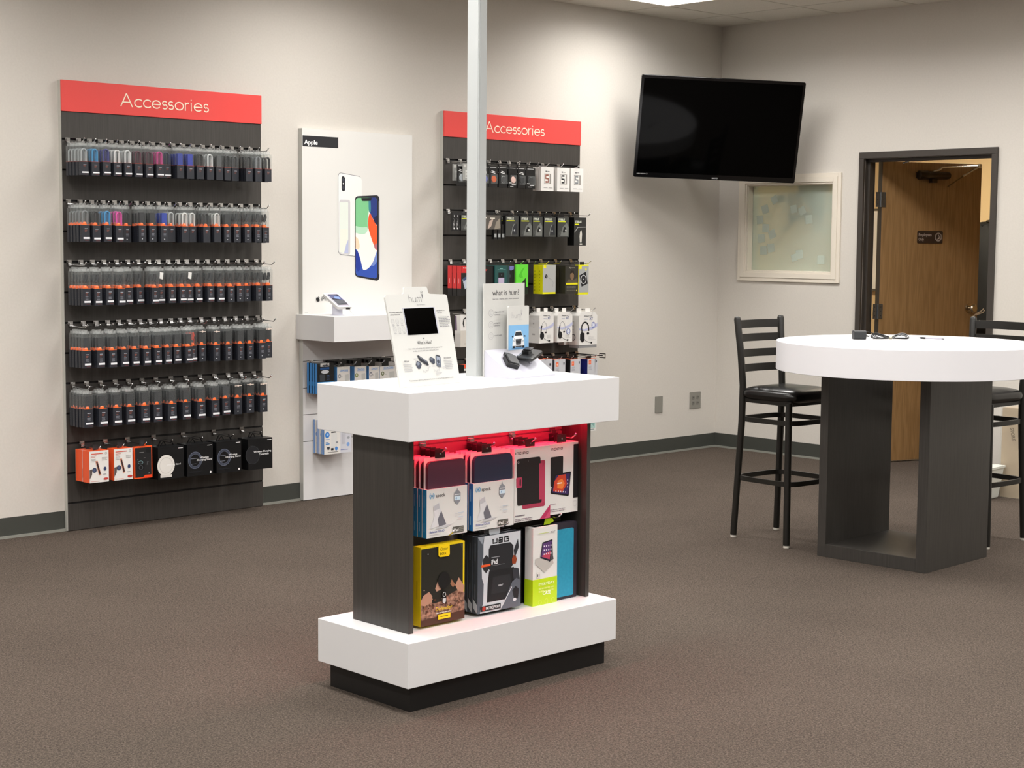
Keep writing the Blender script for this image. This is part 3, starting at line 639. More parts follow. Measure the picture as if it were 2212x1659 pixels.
def wc_art(w_, h, kind):
    it = [('b', [(w_ * .78, h * .93, w_ * .96, h * .945)], '#e8e8e8')]
    if kind == 'white':
        it += [('c', w_ * .30, h * .43, .052, .056, '#d9d6d0'), ('r', w_ * .08, h * .06, w_ * .52, h * .14, '#cfccc6'), ('o', w_ * .30, h * .43, .040, .043, .003, '#bfbcb6'), ('t', 'Charging Stand', w_ * .34, h * .42, .009, '#f2f2f2', 'l', w_ * .52)]
    elif kind == 'flat': it += [('c', w_ * .18, h * .48, .046, .05, '#1b1c1f'), ('o', w_ * .18, h * .48, .046, .05, .0015, '#3c3f44'), ('t', 'Wireless Charging', w_ * .22, h * .55, .010, '#ececec', 'l', w_ * .72, .01), ('t', 'Convertible', w_ * .44, h * .46, .010, '#ececec', 'l', w_ * .4, .01)]
    else: it += [('o', w_ * .30, h * .50, .043, .046, .013, '#3a3f4c'), ('o', w_ * .30, h * .50, .043, .046, .003, '#5b6170'), ('o', w_ * .30, h * .50, .031, .034, .002, '#565b68'), ('p', [(w_ * .08, h * .16), (w_ * .5, h * .16), (w_ * .53, h * .11), (w_ * .05, h * .11)], '#17181c'), ('t', 'Wireless', w_ * .66, h * .54, .010, '#ececec', 'c', w_ * .34, .01), ('t', 'Charging Stand', w_ * .66, h * .47, .010, '#ececec', 'c', w_ * .60, .01), ('c', w_ * .9, h * .08, .0055, .006, '#e6e6e6'), ('b', [(w_ * .14, h * .55, w_ * .36, h * .56), (w_ * .14, h * .38, w_ * .34, h * .39)], '#8d93a0')]
    return it
for (x0, x1, yf, kd, lb) in ((-4.808, -4.652, -.20, 'white', 'black carton picturing a white round charging stand, bottom row'), (-4.632, -4.473, -.20, 'grey', 'black carton with dark ring charger, directly right of the white-stand carton'), (-4.45, -4.292, -.20, 'grey', 'black carton with dark ring charger, between its lookalike and the last carton'), (-4.25, -4.091, -.205, 'flat', 'black flat-charger carton, rightmost of the bottom row')):
    t = pbox('charger_carton', lb, 'carton', x0, x1, yf, .10, .243, .412, BKC, wc_art(x1 - x0, .169, kd), group='black charger cartons')
    sp = MB(); q = (x1 - x0)
    sp.band([(q * .2, .05, .169), (q * .30, .05, .198), (q * .5, .05, .204), (q * .7, .05, .198), (q * .8, .05, .169)], .004, .0015, BLK); sp.band([(q * .28, .05, .169), (q * .42, .05, .194), (q * .5, .05, .172)], .003, .0015, BLK)
    obj('strap', sp, t)

# ------------------------------------------------------------------ panel behind the pole
PG = 'peg hooks on the panel behind the pole'
for r_, (z, xs, nm) in enumerate(((1.986, [-2.662, -2.56, -2.48, -2.40, -2.32, -2.228, -2.143, -2.064, -1.975, -1.845, -1.70], 'top'), (1.678, [-2.657, -2.517, -2.40, -2.248, -2.115, -1.993, -1.872, -1.737, -1.587], 'second'), (1.370, [-2.637, -2.526, -2.41, -2.303, -2.195, -2.084, -1.968, -1.855, -1.72, -1.578], 'third'),
                   (1.063, [-2.66, -2.517, -2.30, -2.10, -1.916, -1.75, -1.542], 'fourth'), (.755, [-2.62, -2.50, -2.2, -1.97, -1.84, -1.734, -1.60, -1.51], 'fifth'))):
    for i, x in enumerate(xs): hook(x, -0.03, z, 'chrome peg hook, ' + ORD[i] + ' from the left, ' + nm + ' row, pole panel', .19 if r_ != 3 else .2, PG)
# row 1: grey bagged cables, black cards, white cartons
CLG = mat('bag_grey', '#9b9c98', 0.5)
for i, (x, yf) in enumerate(((-2.81, -.2), (-2.80, -.165), (-2.768, -.2), (-2.735, -.165), (-2.71, -.2), (-2.66, -.165))):
    pass
for i, x in enumerate((-2.666, -2.661, -2.657)):
    yf = -.215 + .05 * i
    t = thing('accessory_pack', ('front', 'middle', 'rear')[i] + ' bagged grey adapter, leftmost hook of the top row, panel behind the pole', 'accessory', (x, yf, 1.86), group='bagged grey adapters')
    obj('pack', MB().box((-.032, 0, 0), (.032, .006, .10), CLG).art((-.032, 0, 0), FX, FZ, [('r', .018, .012, .034, .06, '#c9cac6'), ('b', [(.02, .012 + .008 * k, .032, .015 + .008 * k) for k in range(5)], '#8b8c88'), ('r', .004, .078, .022, .094, '#c5c5c0')]), t)
    obj('connector', MB().tube([(.022, -.004, .04), (.026, -.006, .02), (.02, -.004, -.008)], .005, BLK, 6), t)
def disc_art(w_, h, c_, ring=None, bars=True, top=True):
    it = []
    if top: it += [('b', [(w_ * .12, h * .93, w_ * .85, h * .955)], '#c9c9c9')]
    if bars: it += [('p', [(w_ * .2, h * .70), (w_ * .75, h * .64), (w_ * .75, h * .67), (w_ * .2, h * .73)], '#f0f0f0'), ('p', [(w_ * .3, h * .76), (w_ * .72, h * .71), (w_ * .72, h * .74), (w_ * .3, h * .79)], '#f0f0f0')]
    else: it += [('b', [(w_ * .1, h * .22, w_ * .6, h * .26), (w_ * .4, h * .13, w_ * .9, h * .17), (w_ * .2, h * .06, w_ * .6, h * .08)], '#e9e9e9')]
    it.append(('c', w_ * .55, h * .38, .020, .022, c_))
    if ring: it.append(('o', w_ * .55, h * .38, .020, .022, .004, ring))
    return it
for i, (x0, x1, c_, rg, br, lb) in enumerate(((-2.735, -2.665, '#b9bfc6', '#e8e8e8', True, 'black card with a pale grip disc, left of the pole'), (-2.545, -2.475, '#4a54b0', '#7780d8', True, 'black card with a blue grip disc, right beside the pole'), (-2.472, -2.40, '#e0642e', '#c64a20', True, 'black card with an orange grip disc'), (-2.389, -2.316, '#3a3a3c', '#dcdcdc', True, 'black card with a dark grip disc in a white ring'),
     (-2.306, -2.237, '#f0c9bd', None, False, 'black card with a pale pink grip disc'), (-2.227, -2.160, '#15161a', '#3c4048', True, 'black card with a black grip disc, white bars above it'), (-2.153, -2.075, '#101114', '#74787e', False, 'black card with a chrome-rimmed disc, beside the white cartons'))):
    for k in range(2 if i > 1 else 1):
        t = thing('grip_card', lb if k == 0 else 'second ' + lb + ', behind the front one', 'grip card', (x0, -.20 + .02 * k, 1.826), group='phone grip cards')
        obj('card', lambda: MB().box((0, 0, 0), (x1 - x0, .001, .128), BKC).art((0, 0, 0), FX, FZ, disc_art(x1 - x0, .128, c_, rg, br)), t, key='grip%d' % i)
        cm = '#' + '%02x%02x%02x' % tuple(int(c_[j:j + 2], 16) for j in (1, 3, 5))
        obj('grip_disc', lambda: MB().lathe([(.019, 0), (.020, .003), (.018, .007)], ink(cm), 20), t, loc=((x1 - x0) * .55, 0, .128 * .38), rot=(PI / 2, 0, 0), key='gdisc%d' % i)
        obj('clear_blister', lambda: MB().box(((x1 - x0) * .2, -.012, .022), ((x1 - x0) * .9, -.002, .078), SHELL), t, key='blis%d' % i)
STR = [('b', [(.004 + .0 * k, .02 + .028 * k, .010, .023 + .028 * k) for k in range(4)], '#8a8a86')]
for i, (x0, x1, c_, n_, lb) in enumerate(((-2.022, -1.910, '#8c5c50', 3, 'white carton with a rose clip in its window'), (-1.878, -1.765, '#2c2d30', 3, 'white carton with a black clip in its window'), (-1.753, -1.638, '#7d8184', 1, 'white carton with a grey clip in its window, last in the top row'))):
    for k in range(n_):
        w_ = x1 - x0
        pbox('clip_carton', lb if k == 0 else ORD[k] + ' copy behind the ' + lb, 'carton', x0, x1, -.20 + .026 * k, .022, 1.816, 1.966, WH,
             [('b', [(w_ * .34, .118, w_ * .46, .126), (w_ * .48, .120, w_ * .66, .124)], '#6b6b6b'), ('r', w_ * .25, .045, w_ * .78, .108, '#8f8b86'), ('r', w_ * .28, .048, w_ * .66, .105, '#e4e1dc'), ('l', [[(w_ * .58, .098), (w_ * .36, .098), (w_ * .36, .078), (w_ * .56, .076), (w_ * .56, .056), (w_ * .34, .056)]], .012, c_), ('b', [(w_ * .2, .018, w_ * .5, .021), (w_ * .62, .018, w_ * .9, .021)], '#9a9a9a')], group='white window cartons', key='clipc%d' % i)
# row 2
for i in range(4):
    x0 = -2.772 + .0305 * i
    pbox('stylus_card', ORD[i] + ' narrow black stylus card from the left, second row, panel behind the pole', 'accessory', x0, x0 + .034, -.20 + .004 * i, .010, 1.553, 1.668, BKC,
         [('r', .004, .098, .030, .110, '#2a2a2b'), ('l', [[(.008, .02), (.012, .05), (.02, .03), (.014, .055), (.022, .07), (.012, .075)]], .002, '#c9c9c9'), ('b', [(.012, .012, .022, .022), (.016, .085, .019, .098)], '#dcdcdc')], group='narrow stylus cards', key='sty')
def steel_art(w_, h, kind):
    it = [('t', 'STEELIE', w_ * .08, h * .83, .013, '#e2e6d8', 'l', w_ * .55, .02), ('r', w_ * .06, h * .75, w_ * .72, h * .79, '#d9e021')]
    if kind == 'face': it += [('p', [(w_ * .25, h * .06), (w_ * .45, h * .5), (w_ * .8, h * .72), (w_ * .98, h * .5), (w_ * .95, h * .05)], '#6d706c'), ('p', [(w_ * .45, h * .3), (w_ * .62, h * .52), (w_ * .78, h * .42), (w_ * .7, h * .25), (w_ * .52, h * .2)], '#1c1d1e'), ('c', w_ * .72, h * .33, .006, .006, '#c9cac6'), ('p', [(w_ * .1, h * .1), (w_ * .3, h * .14), (w_ * .34, h * .3), (w_ * .2, h * .34)], '#4c4f4d')]
    else: it += [('l', [[(w_ * .42, h * .04), (w_ * .55, h * .45), (w_ * .66, h * .62)]], .004, '#8a8d8c'), ('p', [(w_ * .5, h * .1), (w_ * .62, h * .5), (w_ * .86, h * .66), (w_ * .9, h * .1)], '#2b2d31'), ('c', w_ * .68, h * .30, .006, .006, '#b9bbba')]
    return it
Mst = mat('card_charcoal', '#3a3c3a', 0.4)
for i, (x0, x1, kd) in enumerate(((-2.70, -2.61, 'face'), (-2.327, -2.218, 'part'), (-2.200, -2.098, 'face'), (-2.093, -2.006, 'face'), (-1.993, -1.885, 'part'), (-1.871, -1.767, 'face'))):
    for k in range(2):
        pbox('mount_pack', (('black mount pack with yellow stripe, ' + ORD[i] + ' in the second row') if k == 0 else ('mount pack tucked behind the ' + ORD[i] + ' yellow-striped pack, second row')), 'accessory', x0, x1, -.20 + .045 * k, .03, 1.525 if i else 1.56, 1.652, BKC, ([('r', 0, 0, x1 - x0, .127 if i else .092, Mst)] + steel_art(x1 - x0, .127 if i else .092, kd)), group='yellow-striped mount packs', mside=BKC, tab=(.04, .02, BKC), key='stl%d' % i)
pbox('mount_pack', 'brownish photo-faced pack just right of the pole, second row', 'accessory', -2.51, -2.372, -.20, .03, 1.567, 1.655, BKC, [('r', 0, 0, .138, .088, '#57524c'), ('p', [(.03, .0), (.045, .05), (.08, .07), (.06, .02)], '#b9a79a'), ('p', [(.085, .0), (.10, .045), (.13, .07), (.138, .01)], '#8d8578'), ('b', [(.05, .066, .09, .072), (.0, .068, .02, .074)], '#e2dccf')], group='yellow-striped mount packs', tab=(.04, .02, BKC))
for i in range(3):
    pbox('mount_pack', ORD[i] + ' small black pack with a white square, low beside the pole', 'accessory', -2.418 + .033 * i, -2.390 + .033 * i, -.19, .02, 1.508, 1.60, BKC, [('r', .004, .012, .022, .034, '#9ea2a2')], group='small square-marked packs', key='sq3')
pbox('mount_carton', 'tall black carton picturing a slim light stand, last in the second row', 'carton', -1.724, -1.612, -.205, .06, 1.471, 1.652, BKC, [('r', .0, .0, .112, .181, '#2c2d2c'), ('t', 'STEELIE', .008, .148, .013, '#e2e6d8', 'l', .06, .02), ('r', .006, .133, .045, .141, '#d9e021'), ('l', [[(.004, .085), (.035, .118), (.108, .12)]], .003, '#c9cac8'), ('p', [(.054, .02), (.070, .02), (.074, .075), (.068, .10), (.056, .09), (.05, .06)], '#c9c6bd'), ('b', [(.052, .006, .076, .014)], '#d8d4ca')])
# row 3
REDC = mat('carton_red', '#c92a2c', 0.4); TEAL = mat('carton_teal', '#1d4f4c', 0.4); GRN = mat('carton_green', '#62d338', 0.4); YEL = mat('carton_yellow', '#e4e010', 0.4)
for k in range(3):
    x0 = -2.700
    pbox('case_carton', ('red and black carton with a tilted phone, left of the pole, third row', 'second red carton behind the one with a tilted phone', 'third red carton behind the one with a tilted phone')[k], 'carton', x0, x0 + .135, -.205 + .042 * k, .038, 1.163, 1.346, BKC,
         [('r', 0, .05, .135, .183, '#242322'), ('r', .0, .14, .135, .183, '#c92a2c'), ('p', [(.01, .10), (.06, .13), (.075, .075), (.03, .04)], '#aeb6c2'), ('p', [(.013, .105), (.055, .128), (.06, .112), (.018, .086)], '#3b4a6b'), ('c', .02, .17, .004, .004, '#f3e6e6'), ('b', [(.028, .167, .06, .172)], '#f3e6e6')],
         [('r', 0, .045, .038, .183, REDC), ('b', [(.017, .075, .019, .105)], '#f0dada')], group='red case cartons', key='redc')
pbox('case_carton', 'black carton with small red print, right of the pole, third row', 'carton', -2.50, -2.41, -.19, .03, 1.165, 1.343, BKC, [('b', [(.01, .155, .028, .158), (.01, .148, .024, .151)], '#b33')], group='case cartons, third row')
for k in range(2):
    pbox('case_carton', 'teal carton showing a black and lilac phone back' if k == 0 else 'teal carton behind the black and lilac phone one', 'carton', -2.415, -2.292, -.20 + .05 * k, .045, 1.17, 1.346, TEAL, [('r', .10, .0, .123, .176, '#27403f'), ('r', .028, .1, .078, .132, '#101316'), ('c', .055, .118, .006, .006, '#3c4448'), ('r', .028, .02, .078, .1, '#b9aec8'), ('b', [(.04, .155, .065, .159), (.02, .148, .09, .150)], '#8fc0ba')], group='case cartons, third row', key='tealc')
pbox('case_carton', 'dark carton with a lilac top corner, between teal and bright green', 'carton', -2.29, -2.245, -.19, .02, 1.18, 1.342, BKC, [('p', [(.0, .162), (.045, .162), (.045, .142), (.024, .134), (.0, .136)], '#7a78b8'), ('c', .012, .10, .007, .010, '#3a3c42')], group='case cartons, third row')
pbox('case_carton', 'bright green carton with a dark jagged peak', 'carton', -2.24, -2.134, -.205, .012, 1.211, 1.351, GRN, [('p', [(.02, .0), (.055, .03), (.085, .058), (.088, .0)], '#20251d'), ('p', [(.02, .07), (.05, .11), (.075, .125), (.05, .085), (.06, .06), (.04, .06)], '#4fbb2c')], mside=GRN)
pbox('case_carton', 'black carton squeezed behind the bright green and yellow cartons', 'carton', -2.135, -2.09, -.16, .05, 1.165, 1.34, BKC, [('p', [(.0, .05), (.045, .09), (.045, .0), (0, 0)], '#1c2a1d')], group='case cartons, third row')
yl = [('b', [(.010, .02 + .02 * k, .016, .028 + .02 * k) for k in range(7)], '#9a9716')]
for k in range(2):
    pbox('earphone_carton', ('grey-faced yellow carton with an earphone picture', 'yellow carton tucked behind the grey-faced earphone carton')[k], 'carton', -2.004, -1.888, -.205 + .043 * k, .042, 1.163, 1.347, YEL, [('r', .0, .012, .116, .184, '#a9aaa8'), ('r', .006, .165, .03, .184, '#e8e022'), ('c', .030, .112, .012, .013, '#1b1c1d'), ('l', [[(.024, .122), (.036, .102)]], .003, '#8a8b8a'), ('l', [[(.045, .105), (.08, .09), (.095, .07), (.09, .055)]], .0015, '#7a7b79'), ('o', .09, .05, .004, .006, .001, '#777')], yl, group='yellow earphone cartons', key='yelc')
DK = mat('carton_dark_warm', '#2f2e28', 0.4)
for k in range(3):
    pbox('photo_carton', ('dark carton with a runner photo and yellow band', 'second dark photo carton behind the runner one', 'third dark photo carton behind the runner one')[k], 'carton', -1.800, -1.680, -.205 + .055 * k, .05, 1.161, 1.342, DK, [('t', 'Sport', .035, .164, .008, '#c9c6ba', 'l', .05), ('c', .062, .115, .018, .026, '#7a6148'), ('p', [(.044, .13), (.050, .150), (.078, .148), (.083, .12), (.070, .135)], '#26201a'), ('p', [(.01, .07), (.03, .095), (.05, .09), (.075, .088), (.105, .1), (.112, .07)], '#59503c'), ('r', .006, .058, .114, .070, '#dcd61c'), lines(.012, .048, .10, 4, .008, .003, 8, .2, '#77766a'), ('c', .105, .02, .005, .005, '#d9c94a')], group='dark photo cartons', key='photoc')
pbox('speaker_carton', 'grey and yellow carton picturing a black square speaker, last in the third row', 'carton', -1.679, -1.583, -.205, .03, 1.154, 1.346, YEL, [('r', .004, .014, .096, .186, '#a2a4a3'), ('r', .004, .165, .030, .186, '#e8e022'), ('p', [(.010, .125), (.07, .148), (.088, .070), (.030, .05)], '#1c1d20'), ('o', .048, .098, .026, .030, .004, '#d8dada'), ('c', .048, .098, .012, .014, '#2c2e32'), ('c', .048, .098, .004, .004, '#cfd0d0'), ('p', [(.06, .165), (.075, .172), (.078, .158), (.068, .152)], '#d8d24a')], mside=YEL, tab=(.04, .02, BKC))
# row 4
pbox('headset_carton', 'white carton picturing a black ear hook, seen between sign and pole', 'carton', -2.70, -2.545, -.2, .05, .852, 1.046, WH, [('r', 0, .0, .155, .10, '#c9c4bb'), ('l', [[(.03, .12), (.022, .145), (.028, .17), (.042, .178), (.05, .165), (.052, .145)]], .009, '#1b1b1c'), ('c', .054, .14, .010, .011, '#1b1b1c'), ('l', [[(.06, .143), (.10, .155)]], .002, '#333'), ('b', [(.03, .018, .09, .022)], '#8f8a82')], [('p', [(.0, .1), (.02, .1), (.015, .19), (0, .19)], '#6b5a72')])
def headset_art(w_, h, ring, band):
    it = [('t', 'blueparrott', w_ * .28, h * .86, .010, '#4a4c52', 'l', w_ * .44, .012), ('b', [(w_ * .28, h * .765, w_ * .50, h * .80)], '#c2c4cc'), ('t', 'XT', w_ * .56, h * .755, .018, '#4a568a', 'l', w_ * .2, .02),
          ('p', [(w_ * .0, h * .52), (w_ * .3, h * .48), (w_ * .75, h * .56), (w_, h * .66), (w_, h * .55), (w_ * .75, h * .47), (w_ * .3, h * .42), (0, h * .47)], '#b9bcd8')]
    if band: it += [('l', [[(w_ * .14, h * .3)] + [(w_ * (.16 + .0), h * .42)] + [(w_ * .33 + w_ * .19 * math.cos(a), h * .52 + h * .17 * math.sin(a)) for a in [PI - i * PI / 8 for i in range(9)]] + [(w_ * .53, h * .42)]], .010, '#131315'), ('c', w_ * .49, h * .35, .012, .008, '#131315'), ('p', [(w_ * .06, h * .16), (w_ * .06, h * .34), (w_ * .14, h * .40), (w_ * .30, h * .36), (w_ * .31, h * .14), (w_ * .18, h * .08)], '#1a1a1c')]
    else: it += [('l', [[(w_ * .10, h * .36), (w_ * .13, h * .5), (w_ * .22, h * .64), (w_ * .34, h * .69), (w_ * .46, h * .62), (w_ * .52, h * .48), (w_ * .48, h * .34)]], .0022, '#77797f'), ('l', [[(w_ * .10, h * .30), (w_ * .12, h * .46), (w_ * .17, h * .56)]], .009, '#151517'), ('c', w_ * .18, h * .24, .019, .024, '#1a1a1c'), ('c', w_ * .44, h * .34, .009, .005, '#151517')]
    it += [('l', [[(w_ * .25, h * .2), (w_ * .42, h * .11), (w_ * .62, h * .07)]], .0022, '#4a4b4d'), ('c', w_ * .68, h * .065, .008, .006, '#19191b'), lines(w_ * .52, h * .25, w_ * .9, 4, .006, .0016, 5, .3, '#b9b9b9')]
    if ring: it += [('c', w_ * ring[0], h * ring[1], .018, .020, '#3f52a0'), ('c', w_ * ring[0], h * ring[1], .014, .016, '#dfe3ec'), ('o', w_ * ring[0], h * ring[1], .009, .010, .002, '#7a86b4')]
    return it
hs = [('b', [(.035, .15, .05, .154), (.035, .12, .048, .13), (.035, .10, .05, .102), (.03, .05, .055, .06)], '#b0acaa')]
for i, (x0, x1, z0, z1, rg, bd, lb) in enumerate(((-2.030, -1.902, .850, 1.050, None, False, 'white headset carton nearest the pole, fourth row'), (-1.868, -1.730, .850, 1.045, (.72, .35), False, 'middle white headset carton with a blue ring at mid height'), (-1.668, -1.495, .823, 1.039, (.78, .60), True, 'large white headset carton with thick black headband, last in the fourth row'))):
    ch = .024; h = z1 - z0; w_ = x1 - x0
    t = pbox('headset_carton', lb, 'carton', x0, x1, -.205, .095, z0, z1, WH, headset_art(w_, h, rg, bd), hs + ([('c', .045, .05, .02, .022, '#2a2c3a'), ('c', .045, .05, .015, .017, '#c9c6c4')] if i == 2 else []), group='white headset cartons', chamfer=ch)
    obj('hang_tab', MB().rbox((w_ * .1, .04, h), (w_ * .36, .042, h + .024), .005, WH, axis=1).rbox((w_ * .46, .02, h), (w_ * .72, .022, h + .024), .005, WH, axis=1), t)
    if i == 2: obj('foot', MB().box((.002, .002, -.019), (w_ - .002, .09, 0), mat('carton_foot', '#8b8b8c', .4)), t)
pbox('headset_carton', 'carton side peeping out between the middle and the large headset carton', 'carton', -1.70, -1.64, -.10, .05, .822, .93, WH, group='white headset cartons', mside=WH)
# row 5
LG = mat('carton_pale_grey', '#c3c4c9', .4)
for i, (x0, x1, sc_, dc, lb) in enumerate(((-2.06, -1.905, '#e0582c', None, 'pale grey and orange earphone carton, half hidden by the white stand'), (-1.885, -1.786, '#4a4a50', None, 'pale grey earphone carton with an orange mark and grey side'), (-1.738, -1.645, '#1a1618', '#2b2c2c', 'pale grey earphone carton with a black round picture and black side'), (-1.578, -1.483, '#1d2470', '#2c35a0', 'pale grey earphone carton with a blue round picture and blue side'))):
    w_ = x1 - x0; it = [('r', w_ * .12, .145, w_ * .36, .172, '#ee6a3c'), ('r', w_ * .19, .152, w_ * .29, .164, '#f4c0a8'), ('b', [(w_ * .82, .155, w_ * .92, .170)], '#4a4b50'), lines(w_ * .12, .135, w_ * .45, 4, .007, .002, 4, .3, '#8d8f96')]
    if dc: it.append(('c', w_ * .7, .04, .023, .034, dc))
    pbox('earphone_carton', lb, 'carton', x0, x1, -.2, .075, .548, .728 + .012 * (3 - i) * .5, LG, it, group='pale grey earphone cartons', mside=ink(sc_), mtop=ink('#ee6a3c'), tab=(.05, .02, BKC))
pbox('earphone_carton', 'small black and orange carton seen between the sign and the pole', 'carton', -2.66, -2.54, -.19, .05, .66, .742, BKC, [('r', 0, .045, .12, .058, '#d6d2cb'), ('r', .06, .018, .09, .04, '#b8241c'), ('c', .075, .029, .005, .006, '#f0d9d0'), ('r', 0, .06, .12, .082, '#e0583c')], mtop=ink('#e0583c'))
tg = thing('security_hook', 'black locking loop on a long hook past the edge of the pole panel', 'hook', (-1.50, -.03, .752))
obj('rod', MB().tube([(0, 0, 0), (0, -.23, 0)], .004, BLK, 6), tg); obj('loop', MB().band([(-.0, -.205, -.013), (0, -.255, -.013), (0, -.255, .013), (0, -.205, .013)], .003, .003, BLK, closed=True), tg)
bk = pbox('brochure', 'pale green brochure low on the pole panel, peeking out beside the white counter', 'brochure', -1.56, -1.486, -.2, .004, .25, .40, WH, [('r', .008, .02, .062, .12, '#a9c9c2'), ('p', [(.02, .05), (.05, .03), (.06, .08)], '#7fa6a2'), ('b', [(.012, .008, .05, .014)], '#8a9a98')])
hook(-1.52, -0.03, .442, 'chrome peg hook holding the pale green brochure', .18, PG)
# ================================================================== WHITE POSTER DISPLAY
pd = thing('poster_display', 'tall white phone display with poster, counter and hooks between the two dark panels', 'display stand', (-3.757, -.001, 0))
PWd = .810
def slat_lower():
    b = MB(); zs = [.931, .805, .651, .497, .343, .004]
    b.box((.002, -.026, .004), (PWd - .002, 0, .931), mat('groove_grey', '#5d5b56', .6))
    for k in range(5): b.box((0, -.035, zs[k + 1] + (.002 if k < 4 else 0)), (PWd, -.026, zs[k] - (.002 if k else 0)), WHITE)
    b.box((-.0008, -.035, .004), (.0, 0, .931), mat('poster_edge', '#bdbdb8', .4)); return b
obj('lower_panel', slat_lower(), pd)
obj('counter', MB().box((-.022, -.355, .931), (PWd + .02, 0, 1.073), WHITE), pd, bevel=.001)
def rq(Q, r, n=5, rx=None):
    """rounded outline inside the quad Q (bl, br, tr, tl)"""
    rx = rx or r; u = []
    for cx_, cy_, a0 in ((1 - rx, 1 - r, 0), (rx, 1 - r, 90), (rx, r, 180), (1 - rx, r, 270)):
        u += [(cx_ + rx * math.cos(math.radians(a0 + 90 * k / n)), cy_ + r * math.sin(math.radians(a0 + 90 * k / n))) for k in range(n + 1)]
    return [bl_(Q, *p) for p in u]
def bl_(Q, u, v): return tuple((1 - u) * (1 - v) * Q[0][i] + u * (1 - v) * Q[1][i] + u * v * Q[2][i] + (1 - u) * v * Q[3][i] for i in (0, 1))
Fq = [(.374, .214 + 1.070), (.558, .182 + 1.073), (.558, .688 + 1.073), (.374, .677 + 1.073)]
Fq = [(.374, 1.284), (.558, 1.255), (.558, 1.761), (.374, 1.750)]
Fi = [bl_(Fq, .03, .018), bl_(Fq, .90, .022), bl_(Fq, .90, .975), bl_(Fq, .03, .978)]
Bq = [(.252, 1.413), (.425, 1.395), (.425, 1.865), (.252, 1.885)]
def soft(P, it=3):
    ed = lambda p: min(p[0], p[1], 1 - p[0], 1 - p[1]) < .015
    for _ in range(it):
        out = []
        for i in range(len(P)):
            a, b, c = P[i - 1], P[i], P[(i + 1) % len(P)]
            if ed(b): out.append(b); continue
            out += [tuple(.25 * a[k] + .75 * b[k] for k in (0, 1)), tuple(.75 * b[k] + .25 * c[k] for k in (0, 1))]
        P = out
    return P
I_ = lambda pts: [bl_(Fi, *p) for p in soft(pts)]
art_ = [('r', .003, 2.021, .255, 2.082, '#26272a'), ('t', 'Apple', .014, 2.034, .026, '#f2f2f2', 'l', .094, .02),
    ('p', rq(Bq, .055, rx=.13), '#8f8f92'), ('p', rq([(.255, 1.417), (.427, 1.399), (.427, 1.861), (.255, 1.881)], .053, rx=.125), '#ecebe8'),
    ('p', rq([(.278, 1.778), (.304, 1.775), (.304, 1.860), (.278, 1.864)], .17, rx=.45), '#232327'), ('c', .291, 1.842, .008, .010, '#3c3f49'), ('c', .291, 1.797, .008, .010, '#3c3f49'), ('c', .291, 1.820, .004, .005, '#f6f6f6'),
    ('p', rq([(.262, 1.420), (.340, 1.410), (.340, 1.728), (.262, 1.728)], .05, rx=.14), '#c9c8ca'), ('p', rq([(.264, 1.425), (.326, 1.417), (.326, 1.715), (.264, 1.712)], .03, rx=.08), '#dfe6dd'),
    ('p', [(.264, 1.427), (.300, 1.424), (.322, 1.48), (.322, 1.56), (.27, 1.56)], '#e9e6da'), ('p', [(.295, 1.421), (.326, 1.418), (.326, 1.50), (.310, 1.47)], '#b4bbd8'),
    ('p', rq(Fq, .05, rx=.13), '#23232a'), ('p', [bl_(Fq, .965, .08), bl_(Fq, .985, .08), bl_(Fq, .985, .93), bl_(Fq, .965, .93)], '#8c8c92'),
    ('p', rq(Fi, .045, rx=.115), '#f0ece6'),
    ('p', I_([(0, .55), (.35, .53), (.58, .58), (.55, .72), (.62, .84), (.66, 1), (.10, 1), (.03, .99), (0, .96)]), '#7cc48c'), ('p', I_([(0, .55), (.35, .53), (.55, .57), (.56, .64), (.3, .62), (0, .64)]), '#b5dcc0'),
    ('p', I_([(.66, 1), (.90, 1), (.97, .99), (1, .96), (1, .66), (.90, .69), (.76, .76), (.62, .84)]), '#27397c'), ('p', I_([(.60, 1), (.68, 1), (.72, .84), (.66, .80), (.6, .84)]), '#3f8791'), ('p', I_([(1, .78), (1, .66), (.90, .68), (.80, .74)]), '#1a2048'),
    ('p', I_([(.66, .82), (.78, .745), (.92, .675), (1, .65), (1, .35), (.93, .36), (.80, .44), (.66, .55), (.57, .64), (.58, .74)]), '#e35a2b'), ('p', I_([(1, .36), (.93, .355), (.84, .40), (.92, .43), (1, .44)]), '#b56a72'),
    ('p', I_([(0, .50), (.12, .48), (.20, .38), (.14, .33), (0, .35)]), '#f6d2b4'), 
    ('p', I_([(0, .34), (.10, .32), (.24, .20), (.32, .085), (.42, .08), (.62, .12), (.80, .19), (.93, .30), (1, .35), (1, .04), (.97, .01), (.90, 0), (.10, 0), (.03, .01), (0, .04)]), '#2f4ea6'), ('p', I_([(0, .33), (.09, .31), (.22, .19), (.24, .10), (.1, .04), (0, .1)]), '#1e3590'), ('p', I_([(.70, .155), (.80, .19), (.93, .30), (1, .35), (1, .22), (.86, .15)]), '#6f86c4'),
    ('p', I_([(.26, .998), (.74, .998), (.72, .965), (.69, .957), (.31, .957), (.28, .965)]), '#1a1a20'),
    ('p', [(.093, 1.160), (.095, 1.166), (.100, 1.169), (.106, 1.167), (.112, 1.169), (.118, 1.166), (.115, 1.162), (.115, 1.157), (.1195, 1.153), (.116, 1.146), (.112, 1.1425), (.106, 1.144), (.101, 1.1425), (.096, 1.147), (.0935, 1.153)], '#1c1c1e'), ('p', [(.106, 1.1695), (.107, 1.1735), (.112, 1.177), (.1115, 1.172)], '#1c1c1e'),
    ('t', 'iPhone X', .128, 1.147, .026, '#3a3a3c', 'l', .135), ('b', [(.012, 1.083, .034, 1.0845)], '#9a9a98')]
